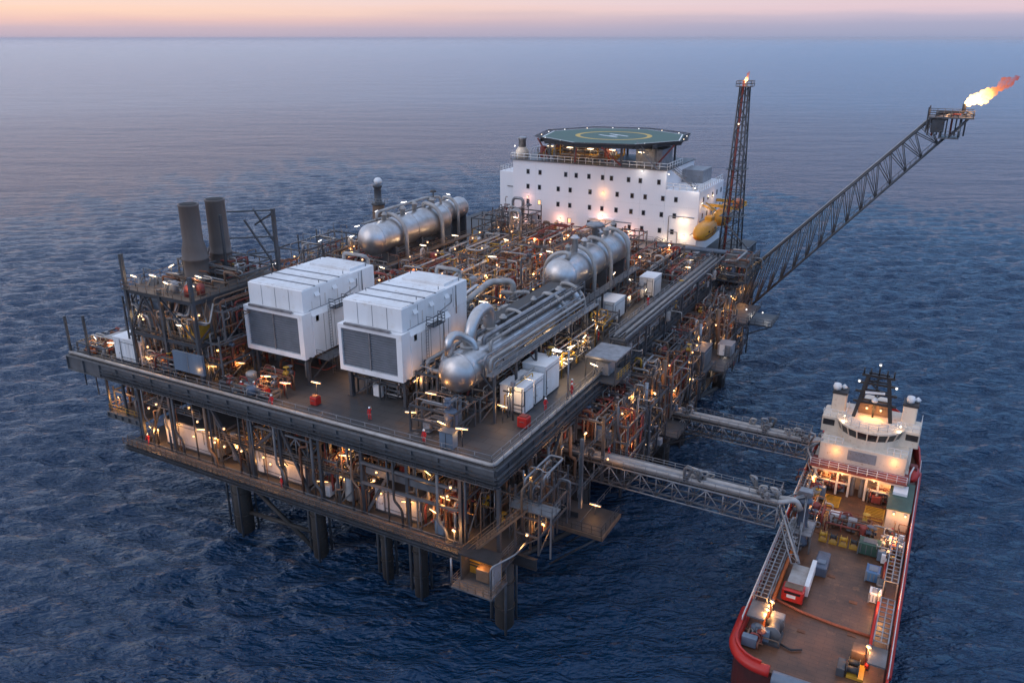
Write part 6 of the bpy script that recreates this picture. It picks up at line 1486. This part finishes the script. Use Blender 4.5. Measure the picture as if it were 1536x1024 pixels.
PEOPLE = [
 ((-19.6,3.5,22),.4,{'arm':(0,2),'step':0},'worker in red coveralls raising one arm on the open front deck'),
 ((-1.9,16.2,22),1.2,{'arm':(0,1),'step':0},'worker in red standing beside the nearest of the three white cabins'),
 ((-1.5,23.3,22),2.0,{'arm':(1,0),'step':1},'left worker of the pair at the right rail by the tallest white cabin'),
 ((-.9,22.0,22),-.6,{'arm':(0,0),'step':0},'right worker of the pair at the right rail by the tallest white cabin'),
 ((-7.0,40.9,22),.2,{'arm':(1,1),'step':0},'worker in red bending his arms, left of the pair before the barred cabin'),
 ((-6.1,43.0,22),2.8,{'arm':(0,1),'step':0},'worker in red right of the pair before the barred cabin'),
 ((-10.3,1.6,22),.0,{'arm':(0,0),'step':0},'lone worker at the front rail left of the grey control cabinet'),
 ((-32.8,.55,22),.3,{'arm':(0,1),'step':1},'worker in red outside the front rail below the left turbine enclosure'),
 ((-39.4,1.9,22),.9,{'arm':(1,0),'step':0},'left worker of the pair by the red hose box at the front rail'),
 ((-37.8,2.6,22),-.8,{'arm':(1,1),'step':0},'right worker of the pair by the red hose box at the front rail'),
 ((-57.4,-.2,10.92),.2,{'arm':(0,1),'step':1},'worker in red at the left end of the lower deck walkway'),
 ((-31.9,-.2,10.92),-.4,{'arm':(0,0),'step':0},'worker in red on the lower walkway before the middle lit cabin'),
 ((4.4,22.6,14.0),1.6,{'arm':(0,0),'step':1},'worker in red walking on the nearer pipe gangway'),
 ((6.4,64.5,22.0),1.0,{'arm':(0,1),'step':0},'x'),
 ((-5.2,63.4,22),.5,{'arm':(1,1),'step':0},'worker in red crouched near the cabin farthest back on the right'),
 ((2.9,29.6,22.0),1.3,{'arm':(0,0),'step':0},'x'),
]
for p, rz, pose, lab in PEOPLE:
    if lab != 'x': make_person(pose, lab, p, rz)

# ================================================================== LAMPS
LD = {}
LE = {'tube':.40,'flood':.46,'bulk':.40}
def lamp_light(parent, p, col, e, kind_='tube', soft=.2):
    k = (col, e, kind_)
    if k not in LD:
        l = bpy.data.lights.new('lamp_light','POINT'); l.color = {'warm':(1,.45,.13),'cool':(1,.66,.36),'white':(1,.9,.8),'pink':(1,.42,.26)}[col]; l.energy = e*LE.get(kind_,.42); l.shadow_soft_size = soft; LD[k] = l
    o = bpy.data.objects.new('lamp_light', LD[k]); COL.objects.link(o); o.parent = parent; o.location = p
PROTO = {}
def lamp(kind, loc, label, group, col='warm', e=120, rz=0.0, h=2.2):
    """kind: tube = fluorescent fitting on a stanchion; flood = round floodlight on a bracket; bulk = wall lamp"""
    key = (kind, col, e, h)
    if key not in PROTO:
        t = thing({'tube':'tube_lamp','flood':'flood_lamp','bulk':'wall_lamp'}[kind], label, 'lamp', (0,0,0), group)
        em = M['whitel' if col == 'white' else ('cool' if col == 'cool' else 'warm')]
        if kind == 'tube':
            MB().bar((0,0,0),(0,0,h),.05,6).build('stanchion', M['steel'], t, off=(0,0,0))
            MB().box(-.78,.78,-.11,.11,h,h+.09).build('housing', M['grey'], t, off=(0,0,0))
            mb = MB(); mb.bar((-.72,-.08,h-.01),(.72,-.08,h-.01),.07,8); mb.build('tube', em, t, off=(0,0,0))
            lamp_light(t,(0,-.5,h-.1),col,e)
        elif kind == 'flood':
            MB().bar((0,0,0),(0,0,h),.07,6).build('stanchion', M['steel2'], t, off=(0,0,0))
            MB().lathe([(.12,0),(.3,.25),(.3,.3)],(0,.15,h),(0,-1,-.4),12).build('reflector', M['grey'], t, off=(0,0,0))
            MB().lathe([(.24,.3),(.02,.36)],(0,.15,h),(0,-1,-.4),12).build('lens', em, t, off=(0,0,0))
            lamp_light(t,(0,-.6,h-.3),col,e,'flood')
        else:
            MB().box(-.2,.2,0,.1,-.15,.2).build('bracket', M['grey'], t, off=(0,0,0))
            MB().lathe([(.02,0),(.11,.02),(.14,.09),(.09,.17),(.02,.2)],(0,0,0),(0,-1,-.3),10).build('bulb', em, t, off=(0,0,0))
            lamp_light(t,(0,-1.1,-.25),col,e,'bulk')
        PROTO[key] = t; r = t
    else:
        r = copy_tree(PROTO[key]); r['label'] = label; r['group'] = group
    r.location = loc; r.rotation_euler = (0,0,rz); return r
def row(kind, pts, fmt, group, **kw):
    for i,p in enumerate(pts):
        q = dict(kw); 
        if len(p) > 3: q['rz'] = p[3]
        if kind != 'bulk': q['rz'] = q.get('rz',0)+.45*math.sin(i*2.3+p[0])
        lamp(kind,(p[0],p[1],p[2]),fmt % ORD[i],group,**q)
H = math.pi/2
S = 1.0
row('tube',[(-5.0,12+4.6*i,22.0,H) for i in range(7)],'%s tube lamp from the front along the walkway right of the front drum','tube lamps along the front drum',col='cool',e=300,h=3.4)
row('tube',[(-51,.9+.9,33.8),(-55.5,3.4,33.8),(-57.6,2.0,33.8),(-47,2.6,33.8),(-57.5,8,33.8,H),(-49.6,6,33.8)],'%s tube lamp on the top floor of the exhaust tower','tube lamps on the exhaust tower top',col='cool',e=180,h=1.8)
row('tube',[(-58,2.4,27.8),(-49.6,2.0,27.8)],'%s tube lamp from the left on the middle floor of the exhaust tower','tube lamps on the exhaust tower middle floor',col='cool',e=180,h=2)
row('tube',[(-56.4,1.4,22),(-52,4,22),(-46.2,3.4,22),(-43.8,6,22)],'%s tube lamp from the left on the deck below the exhaust tower','tube lamps below the exhaust tower',col='warm',e=220,h=2.1)
row('tube',[(-70.4,3.2,22),(-67.4,5,22),(-66.4,3,22),(-66,12,22)],'%s tube lamp from the left tip of the main deck','tube lamps at the left deck tip',col='cool',e=200,h=2.0)
row('tube',[(-36.8,3.9,22),(-33.0,3.4,22),(-29.6,5.4,22),(-31,14,22)],'%s tube lamp from the left in front of and between the turbine enclosures','tube lamps by the turbine enclosures',col='warm',e=320,h=2.3)
row('tube',[(-16.2,8.6,24.6,H),(-16.2,14.5,24.6,H),(-16.4,20,26,H)],'%s tube lamp from the front on the right wall of the right turbine enclosure','tube lamps beside the right enclosure wall',col='warm',e=220,h=1.6)
row('tube',[(-8.8,3.2,22),(-6.0,3.0,22),(-4.9,10.6,22)],'%s tube lamp from the left on the open front right deck','tube lamps at the front right deck',col='warm',e=260,h=2.3)
row('tube',[(-12.4,6.4,24),(-14,4.4,22)],'%s lamp from the top beside the ball end of the front drum','lamps at the ball end of the front drum',col='warm',e=160,h=2)
row('tube',[(-4.6,28.5,22),(-4.4,27,22),(-.4,28.2,22),(-5.6,36,22)],'%s tube lamp around the flat roofed shelter','tube lamps around the shelter',col='cool',e=260,h=2.3)
row('flood',[(-45,36,24),(-40,41,24),(-44,51,24.5),(-39,57,24),(-33,42,25),(-29,48,26),(-23,43,25),(-20,48,25),(-24,56,25),(-21,63,25),(-44,67,24),(-40,76,24),(-33,60,25),(-29,69,25),(-48,90,24),(-44,95,26)],'%s orange floodlight from the front in the central pipework','floodlights in the central pipework',col='warm',e=900,h=2.2)
row('flood',[(-36,80,25),(-33,90,24),(-25,76,25),(-20,88,25),(-13,80,24),(-11,92,24),(-27,98,23.5),(-35.5,98,23.5)],'%s floodlight from the left along the foot of the accommodation block','floodlights at the foot of the accommodation block',col='warm',e=800,h=2.2)
row('tube',[(-34.5,33,28),(-28,35,29),(-20.6,33,27.5),(-47,43,27),(-50,60,27),(-49,70,27),(-22.8,60,29),(-36,68,28),(-30,52,29),(-42,83,29)],'%s white tube lamp on the pipe racks, counting from the front','tube lamps on the pipe racks',col='cool',e=260,h=1.4)
row('tube',[(-8.0,46,22,H),(-8.2,54,27.5,H),(-7.6,60,22,H),(-6.4,65,22,H),(-11,70,22)],'%s tube lamp from the front along the right side of the middle drum','tube lamps along the middle drum',col='cool',e=260,h=2.3)
row('tube',[(-70.8,14,22,H),(-70.6,26,24,H),(-70,40,25,H),(-69,52,27,H),(-66,58,27,H),(-71,66,27,H),(-67,80,27),(-62,88,31),(-58.6,66,33.2,H),(-57.8,56,33.2,H)],'%s white lamp from the front along the left edge of the platform','lamps along the left edge',col='white',e=160,h=1.8)
# wall lamps on the accommodation block
for x,z,e,c,lab in ((-50.8,25.6,500,'pink','at the far left foot'),(-40.6,26.9,420,'pink','left of the lit lower window'),(-30.2,28.4,520,'pink','above the small canopy'),(-23.6,25.7,380,'pink','low in the middle right'),(-30.1,33.8,240,'warm','high in the middle'),(-11.4,29.5,420,'cool','upper right corner'),(-11.2,26.0,380,'cool','above the right ground door'),(-49,31.2,160,'pink','left between the windows'),(-15.4,24.6,240,'cool','by the outside stair')):
    lamp('bulk',(x,qy0-.12,z),'wall lamp on the white accommodation block, '+lab,'wall lamps on the accommodation block',col=c,e=e)
row('tube',[(-44,103.4,39.72),(-39,103,39.72),(-34,103,39.72),(-29,103.6,39.72),(-22,102.8,39.72)],'%s tube lamp from the left under the front edge of the helideck','tube lamps under the helideck',col='cool',e=420,h=3.2)
for p,lab in (((-15.2,101.6,38.9),'at the right end of the roof rail'),((-9.4,101.9,36.4),'on the corner of the right balcony'),((-21.2,101.7,39.2),'below the roof rail'),((-52.6,102.2,42.6),'beside the round roof vent')):
    lamp('bulk',p,'bright white lamp '+lab+' of the block','white lamps on the block roof',col='white',e=140)
row('bulk',[(-8.2,103.5,33.0,H),(-8.2,106.5,28.2,H),(-8.2,109,31.0,H),(-8.2,112,33.4,H),(-6.5,104,25.9,H)],'%s small lamp from the front on the right wall behind the lifeboats','small lamps behind the lifeboats',col='cool',e=140)
# lower deck front
row('tube',[(-57.3,.6,10.95),(-52.4,.9,12.6),(-47.0,.9,13),(-43.6,.9,12.6),(-36.6,.9,13.2),(-32,.9,11.6),(-25.5,.6,10.95),(-21.6,.7,15.6),(-22.4,1.4,12),(-12.6,.9,11.6),(-7.0,.7,13.8),(-8.8,.9,11.4),(-10.2,2.0,15.6)],'%s tube lamp from the left along the front of the lower deck','tube lamps along the front of the lower deck',col='warm',e=300,h=2.4)
row('flood',[(-64.6,1.4,14.2),(-56.6,1,10.95),(-41.6,2.4,11.5),(-39.4,5,12),(-26.2,3,12),(-24.4,5,14),(-20.2,4,12),(-6.2,4,12),(-8.4,6,14.5),(-5.2,-.4,10.95)],'%s orange floodlight from the left among the lower deck pipes','floodlights among the lower deck pipes',col='warm',e=520,h=2.2)
row('bulk',[(-.4,-1.75,11.7),(3.4,1.2,14.2),(.4,6,18.6,H)],'%s orange lamp from the bottom at the near lower corner','orange lamps at the near lower corner',col='warm',e=260)
lamp('tube',(5.6,15.6,9.5),'lamp under the nearer gangway on the yellow edged balcony','balcony lamps',col='warm',e=220,h=1.4)
row('bulk',[(-53.5,1.3,14.3),(-49.4,1.3,13.6),(-46.2,1.3,14.2),(-36.2,1.3,13.7),(-33.4,1.3,13.2),(-30.0,1.3,13.8),(-16.8,1.3,13.7),(-12.6,1.3,13.4)],'%s wall lamp from the left on the white cabins of the lower deck','wall lamps on the lower cabins',col='warm',e=190)
row('flood',[(-50,8,22.2),(-55,12,22.2),(-48.5,13,28),(-54,4.5,28),(-45,9,22.2),(-63,13,22),(-66,26,22.4),(-65,44,23),(-65,57,24)],'%s amber floodlight from the right among the pipes around the exhaust tower and left edge','floodlights around the exhaust tower',col='warm',e=480,h=2.0)
row('flood',[(3.6,5,12),(5.4,27,13),(5.6,36,12),(5.4,47,13),(5.6,55,12),(5.8,76,12),(5.8,85,10),(5.4,28,17.6),(5.6,37,16.4),(5.4,54.6,15)],'%s amber floodlight from the front inside the scaffolds outside the right edge','floodlights in the right edge scaffolds',col='warm',e=380,h=1.6)
# right side levels
row('flood',[(1.2,14.6,15.9,H),(2.2,19.5,15.9,H),(2.8,26,15.9,H),(3.2,33.4,15.9,H),(3.4,40.6,15.9,H),(3.6,45,15.9,H),(3.6,52.6,15.9,H),(3.8,61,15.9,H),(3.8,66.5,15.9,H),(3.8,73,15.9,H),(4,79,15.9,H),(4,87,15.9,H),(4.2,93,15.9,H)],'%s floodlight from the front on the middle level of the right side','floodlights on the right side middle level',col='warm',e=380,h=2.6)
row('flood',[(2.6,29,10.95,H),(2.8,37,10.95,H),(3,43,10.95,H),(3.2,52,10.95,H),(3.4,58,10.95,H),(3.4,66,10.95,H),(3.4,75,10.95,H),(3.4,84,10.95,H),(3.2,40,5.6,H),(3.2,56,5.6,H),(3.2,72,5.6,H)],'%s small lamp on the lowest levels of the right side, counted from the front','lamps on the right side lowest levels',col='cool',e=200,h=2.4)
row('tube',[(1.2,88,22,H),(4.4,90,22),(2,95,22),(-4.2,84,22),(-5.6,90,22),(-.8,80,22,H),(5,96,22)],'%s lamp near the root of the flare boom','lamps near the flare boom root',col='cool',e=220,h=2.2)
row('bulk',[(6.4,70,13.4,H),(7.4,84,17.4,H),(8.2,96,13.4,H),(5.2,58,12.2,H)],'%s lamp from the front on the balconies under the flare boom','lamps on the boom balconies',col='white',e=120)
rnd = random.Random(55)
def scatter(fmt, grp, n, X0, X1, Y0, Y1, Z0, Z1, e=70):
    row('bulk',sorted([(rnd.uniform(X0,X1),rnd.uniform(Y0,Y1),rnd.uniform(Z0,Z1),rnd.choice((0,.6,1.2))) for _ in range(n)],key=lambda p: p[1]),fmt,grp,col='warm',e=e)
scatter('%s small amber lamp from the front in the pipework between rear and middle drums','small amber lamps between the drums',16,-50,-18,32,62,27,30.5)
scatter('%s small amber lamp from the front in the pipework before the accommodation block','small amber lamps before the block',14,-50,-16,64,97,26,29.5)
scatter('%s small amber lamp from the front on the outer face of the right side','small amber lamps on the right face',16,4.6,5.6,14,92,12,20.5)
scatter('%s small amber lamp from the front along the under edge of the front girder','small amber lamps under the front girder',14,-60,-5,-.5,.3,14,19)
scatter('%s small amber lamp from the front on the exhaust tower frame','small amber lamps on the exhaust tower',10,-59,-46,1.2,3,24,33)
scatter('%s small amber lamp from the front among the left edge pipes','small amber lamps on the left edge',12,-71,-62,18,80,24.5,28)
# tower and boom
lamp('bulk',(-1.2,100.4,50),'lamp high on the lattice tower','lattice tower lamps',col='cool',e=60)
# ship
row('bulk',[(32.7,53.3,14.9),(33.65,53.3,14.9),(34.6,53.3,14.9)],'%s lamp from the left on the wheelhouse roof before the mast','amber lamps on the wheelhouse roof',col='warm',e=260)
row('bulk',[(29.9,47.0,10.4),(37.7,47.0,10.4)],'%s lamp from the left on the aft wall of the ship house','amber lamps on the ship house wall',col='warm',e=220)
row('bulk',[(30.1,50.6,14.2),(37.6,50.6,14.2)],'%s lamp from the left at the sides of the wheelhouse roof','amber lamps at the wheelhouse sides',col='cool',e=160)
row('bulk',[(29.5,45.9,7.5),(37.3,45.7,7.7),(31.4,44.6,7.9),(35.6,44.6,7.9)],'%s lamp from the left under the porch of the ship house','lamps under the ship porch',col='warm',e=320)
row('bulk',[(38.8,38.4,7.0),(40.2,38.4,7.0)],'%s lamp from the left on the cream storehouse wall','lamps on the storehouse wall',col='warm',e=180)
row('bulk',[(31.2,52.1,19.4),(36.2,52.1,19.2),(33.65,52.1,22.3)],'%s white lamp from the left on the black ship mast','white lamps on the ship mast',col='white',e=30)
row('flood',[(28.4,10.6,4.6),(28.6,12.2,4.6),(38.9,9.6,4.6)],'%s amber floodlight from the left at the stern of the ship','amber floodlights at the ship stern',col='warm',e=800,h=2.6)
row('flood',[(28.2,37.4,4.6),(28.0,43.6,4.6),(38.8,20.0,4.6,H),(38.6,31.8,4.6,H),(28.6,47.4,6.0)],'%s amber floodlight along the sides of the cargo deck','amber floodlights beside the cargo deck',col='warm',e=800,h=2.6)

# ================================================================== DISTANT AIR
hz_ = MB().box(-39000,39000,-9000,52000,-3,72).build('haze', M['steel'])
hm = bpy.data.materials.new('haze_air'); hm.use_nodes = True; hn = hm.node_tree; hn.nodes.clear()
ho = hn.nodes.new('ShaderNodeOutputMaterial'); hv = hn.nodes.new('ShaderNodeVolumePrincipled')
hv.inputs['Color'].default_value = (.95,.87,.90,1); hv.inputs['Density'].default_value = .00004; hv.inputs['Anisotropy'].default_value = .2
hn.links.new(hv.outputs[0], ho.inputs['Volume']); hz_.data.materials.clear(); hz_.data.materials.append(hm)
hz_['kind'] = 'stuff'; hz_['label'] = 'pale evening haze over the far sea'
